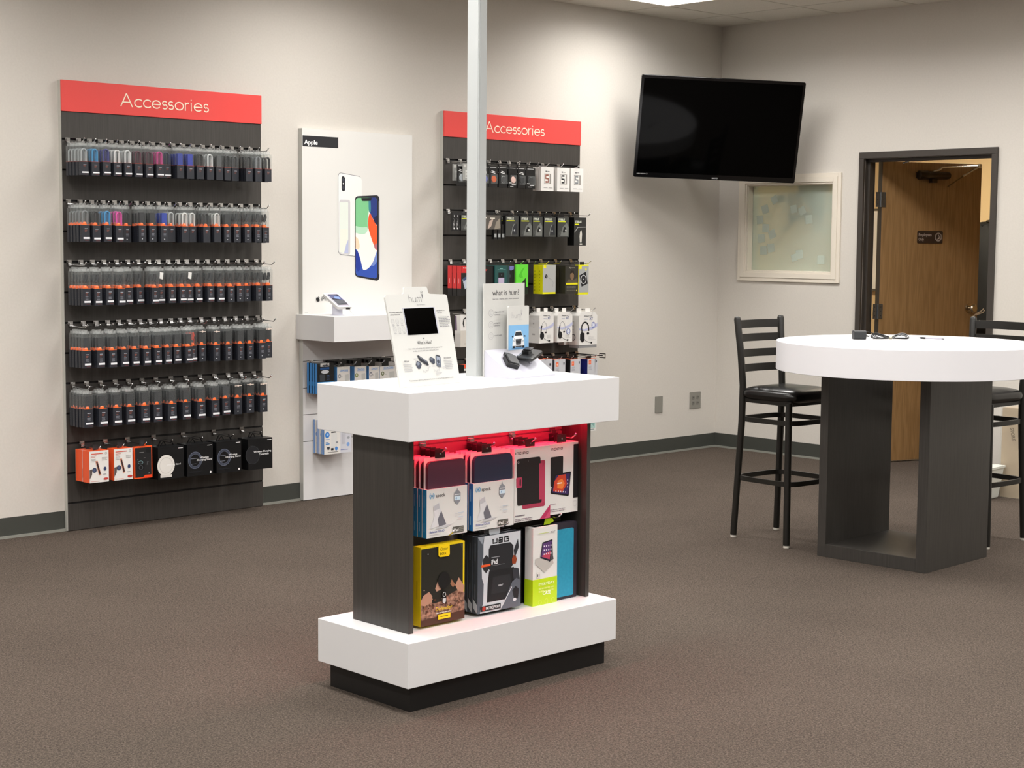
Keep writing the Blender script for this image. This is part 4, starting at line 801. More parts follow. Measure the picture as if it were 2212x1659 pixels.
obj('poster_panel', MB().box((0, -.035, 1.073), (PWd, 0, 2.122), WHITEP).box((-.001, -.034, 1.073), (0, 0, 2.122), mat('poster_edge')).art((0, -.035, 0), FX, FZ, art_, .0004), pd)
# phone on its security stand
ps = thing('phone_stand', 'white security stand with a tilted phone on the white poster counter', 'phone stand', (-3.66, -.23, 1.073))
obj('base', MB().lathe([(.040, 0), (.040, .003), (.030, .005), (.030, .055), (.026, .075)], mat('stand_lavender', '#d9d9e6', .4), 28), ps, smooth=True)
pb = MB(); pb.T = Matrix.Translation((0, 0, .078)) @ Matrix.Rotation(math.radians(28), 4, 'X')
pb.rbox((-.052, -.078, -.006), (.052, .078, .010), .010, WHITE)
tray = obj('cradle', pb, ps, bevel=.0015)
pb = MB(); pb.T = Matrix.Translation((0, 0, .078)) @ Matrix.Rotation(math.radians(28), 4, 'X')
pb.rbox((-.040, -.068, .010), (.040, .068, .0125), .009, mat('phone_bezel', '#b9b6c4', .3)).rbox((-.035, -.058, .0125), (.035, .058, .0130), .004, SCREEN)
pb.art((-.035, -.058, .013), (1, 0, 0), (0, 1, 0), [('p', [(.0, .07), (.07, .05), (.07, .095), (.035, .110), (.0, .105)], '#55597c'), ('p', [(.02, .07), (.055, .06), (.06, .085), (.03, .09)], '#7f9ad2'), ('p', [(.0, .01), (.07, .01), (.07, .05), (.0, .06)], '#55575e')], .0003)
obj('phone', pb, ps)
obj('cable_plug', MB().box((.008, -.083, .036), (.026, -.068, .045), BLK), ps)
obj('lock', MB().pad((-.018, -.026, .05), .006, .006, .012, BLK, 1, 1, 10, 6), ps)
obj('cable', MB().tube([(.02, -.08, .040), (.04, -.075, .02), (.07, -.06, .004), (.16, -.02, .003)], .002, mat('cable_white', '#e6e6e8', .5), 6), ps)
# packages below
BLC = mat('carton_blue', '#2f7fc4', .4); PW_ = mat('carton_offwhite', '#dedbd6', .4)
for i, x in enumerate((-3.70, -3.60, -3.49, -3.38, -3.28, -3.17, -3.06)): hook(x, -.035, .797, 'chrome peg hook, ' + ORD[i] + ' from the left, upper row below the poster counter', .15, 'peg hooks below the poster counter')
for i, x in enumerate((-3.62, -3.52, -3.42)): hook(x, -.035, .489, 'chrome peg hook, ' + ORD[i] + ' from the left, lower row below the poster counter', .15, 'peg hooks below the poster counter')
for k in range(4):
    pbox('case_carton', ('blue-edged black phone case carton below the poster counter, front of its hook' if k == 0 else ORD[k] + ' blue-edged carton behind the black phone case one, below the poster counter'), 'carton', -3.742, -3.625, -.15 + .026 * k, .018, .624, .798, BKC,
         [('r', 0, .045, .117, .068, '#3a8fd0'), ('r', .022, .155, .085, .174, '#dcdcda'), ('p', [(.03, .160), (.05, .158), (.085, .160), (.08, .164), (.045, .165)], '#1a1a1c'), ('r', .02, .138, .085, .150, '#23528c'), ('c', .055, .125, .028, .010, '#c9ccd2'), ('p', rq([(.018, .072), (.055, .072), (.052, .112), (.015, .110)], .12), '#3c4148'), ('b', [(.066, .10, .085, .104), (.066, .092, .09, .095), (.066, .08, .088, .084)], '#4a6da0'), ('c', .04, .042, .014, .006, '#c9ccd2')], group='black phone case cartons', mside=BLC, key='bcase')
for i, (x0, x1, gc, lb) in enumerate(((-3.600, -3.508, '#8d9095', 'white screen protector carton, first right of the black phone case carton'), (-3.475, -3.388, '#7c8f3a', 'white screen protector carton with a green edge'), (-3.368, -3.292, '#6f7380', 'white screen protector carton right of the green-edged one'), (-3.288, -3.165, '#5f6a30', 'white screen protector carton beside the leaning sign'))):
    w_ = x1 - x0
    pbox('protector_carton', lb, 'carton', x0, x1, -.15, .05, .60, .772 - .004 * i, PW_, [('t', 'ZAGG', w_ * .22, .146, .010, '#7aa7dc', 'l', w_ * .62, .03), ('b', [(w_ * .2, .142, w_ * .85, .1435)], '#7aa7dc'), ('p', rq([(w_ * .62, .05), (w_ * .94, .05), (w_ * .90, .128), (w_ * .58, .125)], .12), '#c2c2be'), ('o', w_ * .18, .118, .011, .012, .005, gc), ('r', w_ * .32, .112, w_ * .42, .115, '#8a8a88')], group='white screen protector cartons', mside=mat('side_blue2', '#5b9ad8', .4), tab=(.05, .025, BKC))
for k in range(5):
    pbox('protector_carton', 'white carton with round blue marks, lower row below the poster counter' if k == 0 else ORD[k] + ' blue-striped carton behind the one with round blue marks', 'carton', -3.690 + .006 * (k % 2), -3.578 + .006 * (k % 2), -.15 + .022 * k, .020, .274, .468, PW_,
         [('c', .018, .112, .016, .017, '#3a7cc8'), ('c', .02, .114, .008, .008, '#9cc4ec'), ('b', [(.006, .085, .034, .088), (.006, .068, .026, .071), (.006, .056, .034, .063)], '#5b8fc8'), ('b', [(.046, .122, .078, .128)], '#202226'), ('p', rq([(.046, .04), (.088, .04), (.088, .12), (.046, .12)], .08), '#d6d6d4'), ('b', [(.044, .022, .062, .034)], '#26282c'), ('c', .082, .030, .010, .011, '#4a86cc'), ('c', .086, .065, .008, .006, '#8a8d92'), ('p', [(.014, .042), (.036, .044), (.033, .028), (.02, .026)], '#3c4046'), ('b', [(.02, .010, .095, .013)], '#7a7a78')], [('r', .004, .0, .013, .194, '#4a86cc')], group='blue-striped protector cartons', key='protb')
pbox('protector_carton', 'pale carton half hidden between the round-marked carton and the kiosk', 'carton', -3.575, -3.49, -.14, .03, .274, .46, mat('carton_lilac_white', '#cfd0d8', .4), [('c', .06, .046, .011, .012, '#7fa3d8'), ('c', .062, .085, .010, .007, '#9da0a6'), ('p', rq([(.014, .05), (.040, .05), (.044, .16), (.018, .16)], .08), '#bfc0c8'), ('b', [(.006, .016, .06, .019)], '#6d7ab0')])
tg = obj('hang_clip', MB().box((-.032, -.10, -.03), (.0, -.02, .012), BLK), loc=(-3.60, -.035, .478)); tag(tg, 'black plastic clip strip on the lower row hook below the poster counter', 'clip')
for i, x in enumerate((-3.56, -3.45, -3.34, -3.23)):
    o = obj('hang_clip', lambda: MB().box((-.045, -.085, -.022), (.042, -.015, .0), BLK).box((-.03, -.10, -.03), (.01, -.085, -.004), BLK), loc=(x, -.045, .806), key='clip2'); tag(o, ORD[i] + ' black clip strip from the left under the poster counter', 'clip', 'black clip strips')

# ================================================================== KIOSK
kx0, kx1, ky0, ky1 = -6.018, -5.052, -3.660, -3.190
kk = thing('display_kiosk', 'free-standing white and charcoal kiosk glowing red inside, in the middle of the carpet', 'display kiosk', (0, 0, 0))
obj('countertop', MB().box((kx0, ky0, .872), (kx1, ky1, 1.025), WHITE), kk, bevel=.0015)
obj('base_slab', MB().box((kx0, ky0, .087), (kx1, ky1, .233), WHITE), kk, bevel=.0015)
obj('kick_base', MB().box((-5.985, -3.630, 0), (-5.080, -3.215, .087), KICK), kk)
obj('side_panel', MB().box((-5.938, -3.567, .233), (-5.918, -3.278, .872), LAMK), kk, bevel=.001)
obj('side_panel', MB().box((-5.115, -3.567, .233), (-5.097, -3.278, .872), LAMK), kk, bevel=.001)
def kslat():
    b = MB(); m = mat('kiosk_slat', '#6d6a66', .45); zs = [.872, .848, .823, .775, .70, .62, .54, .46, .38, .30, .233]
    b.box((-5.918, -3.434, .233), (-5.115, -3.412, .872), mat('groove_grey'))
    for k in range(len(zs) - 1):
        for y0, y1 in ((-3.440, -3.434), (-3.412, -3.406)): b.box((-5.918, y0, zs[k + 1] + .0025), (-5.115, y1, zs[k] - .0025), m)
    return b
obj('slat_back', kslat(), kk)
LEDM = mat('led_red', '#ff2038', .5, emit=((1.0, 0.012, 0.045), LED))
for yy in (-3.545, -3.30): obj('led_strip', MB().box((-5.90, yy - .006, .866), (-5.13, yy + .006, .8715), LEDM), kk)
KG = 'peg hooks inside the kiosk'
for i, x in enumerate((-5.775, -5.560, -5.366, -5.166)): hook(x, -3.44, .822, 'chrome peg hook, ' + ORD[i] + ' from the left in the red glow of the kiosk', .12, KG)
for i, x in enumerate((-5.745, -5.50, -5.24)): hook(x, -3.44, .545, 'chrome peg hook, ' + ORD[i] + ' from the left, lower kiosk row', .125, KG)
hb = lambda: MB().box((-.022, -.0015, 0), (.022, .0015, .028), mat('hanger_dark', '#141114', .35)).tube([(0, -.003, .014), (0, .003, .014)], .004, CHROME, 6)
# folio cases
def folio_art(w_):
    return [('l', [arc(.022, .138, .0100, 118, 242, 8), arc(.022, .138, .0100, -62, 62, 8)], .0020, '#2f9ed0'), ('l', [[(.022, .130), (.022, .146)], [(.0155, .134), (.0285, .142)], [(.0155, .142), (.0285, .134)]], .0016, '#2a8fc4'), ('t', 'speck', .038, .132, .012, '#3a3c3f', 'l', .042),
            ('p', [(.028, .104), (.044, .110), (.052, .114), (.054, .104), (.06, .088), (.086, .036), (.060, .030), (.045, .062), (.052, .036), (.014, .030), (.032, .068)], '#d9d8da'), ('p', [(.030, .104), (.052, .112), (.055, .094), (.031, .088)], '#bdbcc0'), ('p', [(.046, .058), (.062, .086), (.084, .038), (.052, .034)], '#6f6e76'), ('p', [(.034, .026), (.05, .034), (.088, .036), (.112, .038), (.085, .028)], '#c3c2c4'),
            ('t', 'Balance FOLIO', .012, .016, .0075, '#5a64a4', 'l', .064, .01), ('b', [(.012, .009, .06, .0105)], '#b9b9bd'), ('p', [(.118, .112), (.132, .098), (.146, .112), (.146, .138), (.134, .148), (.132, .156), (.130, .148), (.118, .138)], '#8d9096'), ('r', .119, .114, .145, .127, '#d3e6f2'), ('t', '4', .124, .116, .009, '#2f78b4', 'l'), ('b', [(.121, .131, .143, .134)], '#d8dadd'),
            ('o', .126, .066, .005, .006, .001, '#c9cbd0'), lines(.134, .072, .162, 2, .014, .0016, 4, .2, '#b3c6dc'), lines(.134, .066, .158, 2, .014, .0016, 6, .2, '#c9cbd0'),
            ('r', .112, .006, .160, .026, '#5b5952'), ('t', 'iPad', .115, .010, .010, '#f0efea', 'l', .022, .02), lines(.139, .022, .158, 3, .006, .0018, 9, .1, '#9a988f')]
for (x0, cc, nm_, n_) in ((-5.844, '#4a2438', 'plum', 4), (-5.640, '#1a2740', 'navy', 4)):
    w_ = .177 if nm_ == 'plum' else .188
    for k in range(n_):
        c2 = cc if k % 2 == 0 or nm_ == 'navy' else '#140d14'
        lb = (nm_ + ' tablet folio in a white card sleeve, front of the kiosk upper row') if k == 0 else ORD[k] + ' folio behind the front ' + nm_ + ' one in the kiosk'
        t = thing('tablet_folio', lb, 'tablet case', (x0, -3.545 + .024 * k, .531), group='tablet folios in card sleeves')
        obj('card_sleeve', lambda: MB().box((0, 0, 0), (w_, .020, .160), PW_ if False else WH).quad([(-.0004, .020, 0), (-.0004, 0, 0), (-.0004, 0, .160), (-.0004, .020, .160)], mat('sleeve_blue_' + nm_, '#1c86b8' if nm_ == 'plum' else '#1a6cb0', .4)).art((0, 0, 0), FX, FZ, folio_art(w_)).art((0, .020, 0), (0, -1, 0), FZ, [('b', [(.007, .10, .010, .14), (.007, .02, .010, .05)], '#8cc4e0')]), t, key='fsl' + nm_)
        obj('case', MB().rbox((.008, .003, .10), (w_ - .006, .015, .250), .018, noise_mat('case_' + c2.lstrip('#'), c2, c2, 60, .75) if 'case_' + c2.lstrip('#') not in MATS else MATS['case_' + c2.lstrip('#')], axis=1), t)
        obj('backing_card', lambda: MB().box((.002, .0165, .12), (w_ - .002, .018, .262), WH), t, key='fbk' + nm_)
        obj('hanger', hb, t, loc=(w_ * .40, .017, .258), key='fhang')
# white cartons with pictured cases
def inc_art(): return [('l', [[(.0, .236), (.0, .243)], [(.006, .236), (.006, .243), (.014, .243), (.014, .236)], [(.027, .243), (.019, .243), (.019, .236), (.027, .236)], [(.031, .236), (.031, .243)], [(.036, .235), (.036, .243), (.044, .243), (.044, .238), (.036, .238)], [(.048, .236), (.048, .243)], [(.053, .236), (.061, .236), (.061, .243), (.053, .243), (.053, .236)]], .0019, '#241c20')]
t = pbox('case_carton', 'white carton picturing a black and raspberry tablet case, kiosk upper row', 'carton', -5.450, -5.276, -3.545, .022, .536, .792, WH,
     [('p', rq([(.038, .044), (.148, .044), (.148, .206), (.038, .206)], .04, rx=.06), '#a83a52'), ('p', [(.124, .17), (.148, .196), (.148, .06), (.130, .055)], '#b8405c'), ('p', rq([(.014, .058), (.132, .058), (.124, .220), (.010, .220)], .045, rx=.06), '#241f20'), ('p', [(.120, .070), (.132, .070), (.134, .196), (.118, .196)], '#b8405c'), ('p', rq([(.009, .120), (.036, .120), (.036, .156), (.008, .156)], .15), '#b8405c'), ('p', rq([(.024, .126), (.031, .126), (.031, .150), (.024, .150)], .3), '#241f20'), ('o', .018, .208, .0035, .004, .001, '#d8d8da'), ('c', .065, .209, .0015, .0015, '#77777a'),
      ('p', [(.121, 0), (.174, 0), (.174, .047)], '#b8335c'), ('p', [(.146, .0), (.174, .0), (.174, .03)], '#c9506f'), ('b', [(.003, .022, .05, .025)], '#7a6f78'), lines(.002, .013, .088, 2, .006, .0025, 3, .05, '#8d7f88')], side=[('r', .0, .0, .022, .256, '#dcdad8')], group='white pictured-case cartons')
o = obj('brand_mark', MB().art((.004, 0, 0), FX, FZ, inc_art(), .0005), t); obj('hanger', hb, t, loc=(.085, .012, .256))
t = pbox('case_carton', 'white carton picturing a glowing tablet screen, far end of the kiosk upper row', 'carton', -5.275, -5.132, -3.540, .022, .543, .793, WH,
     [('p', rq([(.005, .100), (.066, .100), (.067, .204), (.004, .204)], .05, rx=.08), '#1d1b1d'), ('p', rq([(.004, .076), (.097, .058), (.107, .146), (.025, .142)], .06), '#14141a'), ('p', rq([(.012, .080), (.094, .064), (.102, .140), (.031, .137)], .03), '#3b2a5c'), ('p', [(.018, .084), (.062, .074), (.086, .100), (.080, .138), (.045, .137), (.024, .118)], '#c8442c'), ('p', [(.038, .092), (.064, .086), (.076, .106), (.062, .124), (.040, .118)], '#e8803a'), ('b', [(.038, .107, .062, .111)], '#f6efe6'), ('b', [(.030 + .012 * k, .080 - .002 * k, .034 + .012 * k, .085 - .002 * k) for k in range(5)] + [(.088, .09 + .012 * k, .092, .095 + .012 * k) for k in range(3)], '#e6e6f0'),
      ('r', .119, .050, .143, .241, '#131114'), ('b', [(.003, .036, .032, .039)], '#b8aab0'), lines(.002, .019, .080, 2, .006, .002, 3, .05, '#8d7f88'), ('o', .128, .030, .010, .011, .001, '#c9c2c2')], group='white pictured-case cartons')
obj('brand_mark', MB().art((.002, 0, -.008), FX, FZ, inc_art(), .0005), t); obj('hanger', hb, t, loc=(.07, .012, .250))
for k, (x0, x1) in enumerate(((-5.450, -5.276), (-5.275, -5.132))):
    for j in range(2):
        t = pbox('case_carton', ORD[j] + ' white carton behind the ' + ('raspberry case' if k == 0 else 'glowing screen') + ' carton in the kiosk', 'carton', x0, x1, -3.515 + .026 * j, .022, .538, .793, WH, group='white pictured-case cartons'); obj('hanger', hb, t, loc=(.08, .012, .255))
# lower row
YB = mat('carton_safety_yellow', '#e3c412', .4); BRN = noise_mat('rubble_print', '#3f2418', '#b98a72', 70, .5, lo=.35, hi=.68)
def otter(b_):
    R = random.Random(11); it = [('p', [(0, 0), (.192, 0), (.192, .088), (.176, .10), (.15, .098), (.13, .092), (.11, .085), (.085, .072), (.06, .07), (.04, .076), (.015, .078), (0, .070)], BRN), ('p', [(.0, .085), (.012, .102), (.036, .112), (.050, .095), (.048, .075), (.018, .066), (.0, .072)], '#b5866f'), ('p', [(.062, .118), (.072, .140), (.092, .146), (.098, .130), (.086, .112), (.068, .108)], '#b98e78'), ('p', [(.128, .125), (.134, .140), (.150, .120), (.14, .112)], '#9a6a50'), ('p', [(.150, .118), (.166, .142), (.190, .110), (.186, .088), (.160, .100)], '#b98a72'), ('p', [(0, .0), (.192, .0), (.192, .030), (.0, .020)], '#4a2c1e'),
          ('r', .012, .118, .017, .121, '#b9957f')]
    for k in range(34):
        x, y, s_ = R.uniform(.01, .185), R.uniform(.03, .088), R.uniform(.003, .009); it.append(('p', [(x, y), (x + s_, y + s_ * .2), (x + s_ * 1.1, y + s_), (x + s_ * .3, y + s_ * 1.2)], R.choice(['#6b4130', '#8a5c46', '#54301f', '#a07a66'])))
    it += [('c', .098, .142, .026, .028, '#181817'), ('p', rq([(.073, .222), (.123, .220), (.122, .262), (.073, .262)], .2), '#f2cc10'), ('t', 'Otter', .098, .243, .010, '#4a3c10', 'c', .034), ('t', 'BOX', .094, .228, .008, '#4a3c10', 'c', .028, .02), ('c', .028, .238, .002, .002, '#c9c9c9'),
           ('p', rq([(.090, .064), (.108, .064), (.108, .108), (.090, .108)], .3), '#14120f'), ('o', .099, .095, .0065, .008, .0018, '#e6e6e6'), ('p', [(.092, .082), (.106, .082), (.106, .070), (.099, .064), (.092, .070)], '#c9cccc'), ('t', 'Defender', .062, .044, .013, '#e8c81a', 'l', .072), lines(.064, .038, .130, 1, .006, .004, 3, 0, '#c9c0b4'), ('r', .072, .014, .126, .031, '#f2c80f'), ('b', [(.082, .021, .116, .0235)], '#6b5a10')]
    return b_.box((0, 0, 0), (.192, .036, .262), YB).art((0, 0, 0), FX, FZ, [('r', .002, .001, .184, .256, '#26251f'), ('p', [(.170, .256), (.184, .256), (.184, .226), (.178, .24)], '#3a3a30')] + it, .0004).art((0, .036, 0), (0, -1, 0), FZ, [('b', [(.016, .09, .020, .15)], '#b39a14')])
t = thing('tablet_case_carton', 'yellow and black rugged case carton picturing rubble, lower left in the kiosk', 'carton', (-5.869, -3.545, .242))
obj('carton', otter(MB()), t)
for k in range(4):
    t = thing('tablet_case_carton', 'grey and white carton with bold black letters and a tablet case, centre of the kiosk' if k == 0 else ORD[k] + ' dark carton behind the bold black-lettered one in the kiosk', 'carton', (-5.618, -3.545 + .026 * k, .245), group='bold-lettered tablet case cartons')
    def uag():
        G1 = '#c3c7cc'; D = '#2a2d32'
        b = MB().box((0, 0, 0), (.200, .022, .262), mat('carton_slate', '#31363d', .4))
        it = [('r', .0, .0, .200, .262, '#4c525a'), ('p', [(.03, .262), (.200, .262), (.200, .0), (.105, .0), (.012, .0), (.012, .012), (.026, .03), (.028, .10), (.020, .12), (.018, .16), (.026, .20), (.026, .236)], G1), ('p', [(.020, .236), (.0, .262), (.03, .262)], '#8d939b'),
              ('l', [[(.070, .249), (.070, .234), (.088, .234), (.088, .249)], [(.097, .249), (.113, .249), (.113, .234), (.096, .234), (.096, .241), (.112, .241)], [(.142, .249), (.123, .249), (.123, .234), (.142, .234), (.142, .242), (.132, .242)]], .0058, '#15171a'),
              ('p', [(.058, .228), (.150, .228), (.165, .215), (.165, .150), (.150, .135), (.06, .135), (.05, .15), (.05, .215)], '#26272a'), ('p', [(.052, .14), (.168, .14), (.178, .09), (.181, .034), (.043, .034), (.046, .10)], '#1d1e20'), ('p', [(.070, .118), (.150, .118), (.158, .060), (.062, .060)], '#292a2d'), ('t', 'uag', .094, .083, .009, '#b9bcc0', 'l', .024, .02),
              ('p', [(.022, .152), (.038, .136), (.054, .152), (.054, .184), (.038, .198), (.022, .184)], '#2b2c2f'), ('r', .016, .158, .058, .166, '#e0582a'), ('t', 'iPad', .062, .162, .017, '#e9eaeb', 'l', .028, .02), ('b', [(.062, .157, .124, .158), (.062, .184, .100, .187)], '#8a8c90'), ('p', [(.158, .170), (.166, .182), (.176, .178), (.182, .165), (.176, .150), (.160, .152)], '#8d3f22'),
              ('p', [(.166, .198), (.186, .236), (.190, .206), (.172, .172)], '#2b2d31'), ('p', [(.160, .13), (.172, .138), (.190, .132), (.196, .10), (.200, .07), (.186, .062), (.176, .09), (.166, .10)], '#33353b'), ('p', [(.110, .008), (.160, .09), (.180, .10), (.200, .09), (.200, .0), (.108, .0)], '#5a5f68'), ('l', [[(.108, .006), (.158, .072)]], .003, '#d6d8da'), ('p', [(.160, .060), (.176, .072), (.192, .060), (.188, .03), (.172, .02)], '#1f2024'), ('c', .172, .026, .008, .006, '#c9ccd0'),
              ('r', .012, .006, .106, .024, '#1c1e21'), ('c', .028, .015, .008, .008, '#a83226'), ('t', 'METROPOLIS', .038, .010, .010, '#e9eaeb', 'l', .064, .01)]
        b.art((0, 0, 0), FX, FZ, it, .0004); return b.art((0, .022, 0), (0, -1, 0), FZ, [('p', [(0, .02), (.022, .0), (.022, .03), (0, .05)], '#9aa0a8'), ('b', [(.008, .18, .013, .24), (.008, .05, .013, .10)], '#555c68')])
    obj('carton', uag, t, key='uag'); obj('hang_tab', lambda: MB().rbox((.062, .010, .262), (.112, .0115, .284), .006, mat('tab_grey', '#b9bdc2', .4), axis=1), t, key='uagtab')
t = thing('tablet_case_carton', 'dark upright carton between the bold-lettered cartons and the lime one', 'carton', (-5.425, -3.50, .238)); obj('carton', MB().box((0, 0, 0), (.060, .06, .262), BKC).art((0, 0, 0), FX, FZ, [('b', [(.02, .12, .03, .15), (.034, .16, .038, .19)], '#4a4c50')]), t)
t = thing('tablet_case', 'teal tablet case wrapped by a white and lime band, kiosk lower right', 'tablet case', (-5.361, -3.545, .224))
obj('frame', MB().rbox((.005, .006, .004), (.229, .030, .284), .010, mat('case_aubergine', '#2b2530', .5), axis=1), t)
obj('teal_panel', MB().rbox((.108, .002, .020), (.208, .008, .262), .006, noise_mat('teal_cloth', '#1b87a6', '#2190ae', 90, .7), axis=1), t)
obj('band', MB().box((-.002, -.006, .0), (.117, .034, .284), WH).box((-.0025, -.0065, -.001), (.1175, .0345, .102), mat('band_lime', '#b6d514', .4)).art((-.002, -.0065, 0), FX, FZ,
    [('t', 'EVERYDAY', .028, .078, .010, '#eef6c8', 'l', .078, .01), lines(.028, .070, .106, 2, .010, .006, 3, .1, '#cfe070'), ('t', 'CASE', .048, .044, .012, '#f4f9e0', 'l', .040, .02), ('o', .034, .020, .008, .009, .001, '#d6e680'), ('o', .066, .020, .008, .009, .001, '#d6e680'), ('o', .098, .020, .008, .009, .001, '#d6e680'),
     ('p', [(.010, .158), (.055, .122), (.100, .150), (.095, .165), (.030, .178), (.010, .176)], '#b9b4ae'), ('p', [(.074, .155), (.100, .165), (.097, .176), (.092, .236)], '#4c4c4e'), ('p', rq([(.034, .176), (.082, .158), (.094, .236), (.044, .230)], .05), '#1f1d28'), ('p', rq([(.038, .180), (.080, .165), (.090, .231), (.047, .226)], .03), '#5a3c70'), ('p', [(.040, .181), (.080, .166), (.085, .196), (.06, .19)], '#b8425a'), ('b', [(.050 + .011 * k, .213 - .014 * j, .055 + .011 * k, .218 - .014 * j) for k in range(4) for j in range(3)], '#e6dce8'),
     ('r', .016, .108, .034, .128, '#d9d6d0'), ('b', [(.020, .112, .023, .121), (.027, .112, .030, .121)], '#2b2b2b'), ('b', [(.024, .262, .075, .264)], '#b9c86a'), ('t', '9-10"', .084, .258, .008, '#3a3a3a', 'l', .022)]), t)
obj('lime_tab', MB().prism([(.075, .284), (.10, .284), (.125, .292), (.118, .304), (.082, .306)], (0, .02, 0), FX, FZ, .001, mat('band_lime')), t)
t = thing('tablet_case_carton', 'black carton hidden behind the teal tablet case', 'carton', (-5.350, -3.500, .24)); obj('carton', MB().box((0, 0, 0), (.20, .03, .262), BKC), t)
# ------------------------------------------------------------------ on the kiosk
pole = obj('power_pole', MB().box((0, 0, 0), (.036, .060, H - 1.025), ALU).box((.004, -.0012, 0), (.032, 0, H - 1.025), ALU).box((-.0012, .004, 0), (0, .056, H - 1.025), ALU), loc=(-5.4305, -3.334, 1.025), bevel=.001)
tag(pole, 'silver metal power pole rising from the kiosk counter to the ceiling', 'pole')
PWH = mat('card_white', '#cdcdc9', .35); TX = '#6b6b6e'
hs_ = thing('tabletop_sign', 'white leaning tabletop sign with a black screen, near the left end of the kiosk counter', 'sign', (-5.928, -3.512, 1.0255), rot=(math.radians(-14), 0, math.radians(7.4)))
def rnd(c, r, a0, a1, n=5): return arc(c[0], c[1], r, a0, a1, n)
ol = [(.001, 0), (.295, 0), (.3065, .288)] + rnd((.2965, .292), .010, 0, 80) + [(.222, .305)] + [(.2155, .308), (.2145, .318)] + rnd((.2065, .322), .008, 10, 90) + rnd((.108, .322), .008, 90, 170) + [(.0965, .310), (.088, .3065)] + rnd((.014, .296), .010, 90, 175)
obj('screen', MB().box((.0765, -.0012, .1705), (.2325, -.0002, .2605), mat('screen_rim', '#b9bac6', .4)).box((.080, -.0018, .1705), (.226, -.0012, .2585), SCREEN), hs_)
def hum(x, z, s_, wd, c, icon=True):
    """hum in thin round strokes; s_ = x-height"""
    r = s_ * .42; S_ = [[(x, z), (x, z + s_ * 1.75)], [(x, z + s_ * .55)] + [(x + r + r * math.cos(a), z + s_ - r + r * math.sin(a)) for a in [PI - i * PI / 8 for i in range(9)]] + [(x + 2 * r, z)]]
    x2 = x + s_ * 1.25; S_ += [[(x2, z + s_)] + [(x2 + r + r * math.cos(a), z + r + r * math.sin(a)) for a in [PI + i * PI / 8 for i in range(9)]] + [(x2 + 2 * r, z + s_)], [(x2 + 2 * r, z), (x2 + 2 * r, z + s_)]]
    x3 = x + s_ * 2.5; S_.append([(x3, z), (x3, z + s_)]); q = s_ * .33
    for k in (0, 1): xa = x3 + 2 * q * k; S_.append([(xa, z + s_ * .6)] + [(xa + q + q * math.cos(a), z + s_ - q + q * math.sin(a)) for a in [PI - i * PI / 8 for i in range(9)]] + [(xa + 2 * q, z)])
    it = [('l', S_, wd, c)]
    if icon:
        xi, zi = x + s_ * 4.35, z + s_ * 2.0
        it += [('o', xi, zi, s_ * .36, s_ * .42, wd * .9, c), ('c', xi, zi, s_ * .1, s_ * .1, c), ('p', [(xi - s_ * .2, zi - s_ * .55), (xi + s_ * .2, zi - s_ * .55), (xi + s_ * .05, zi - s_ * 1.35), (xi - s_ * .05, zi - s_ * 1.35)], c)]
    return it
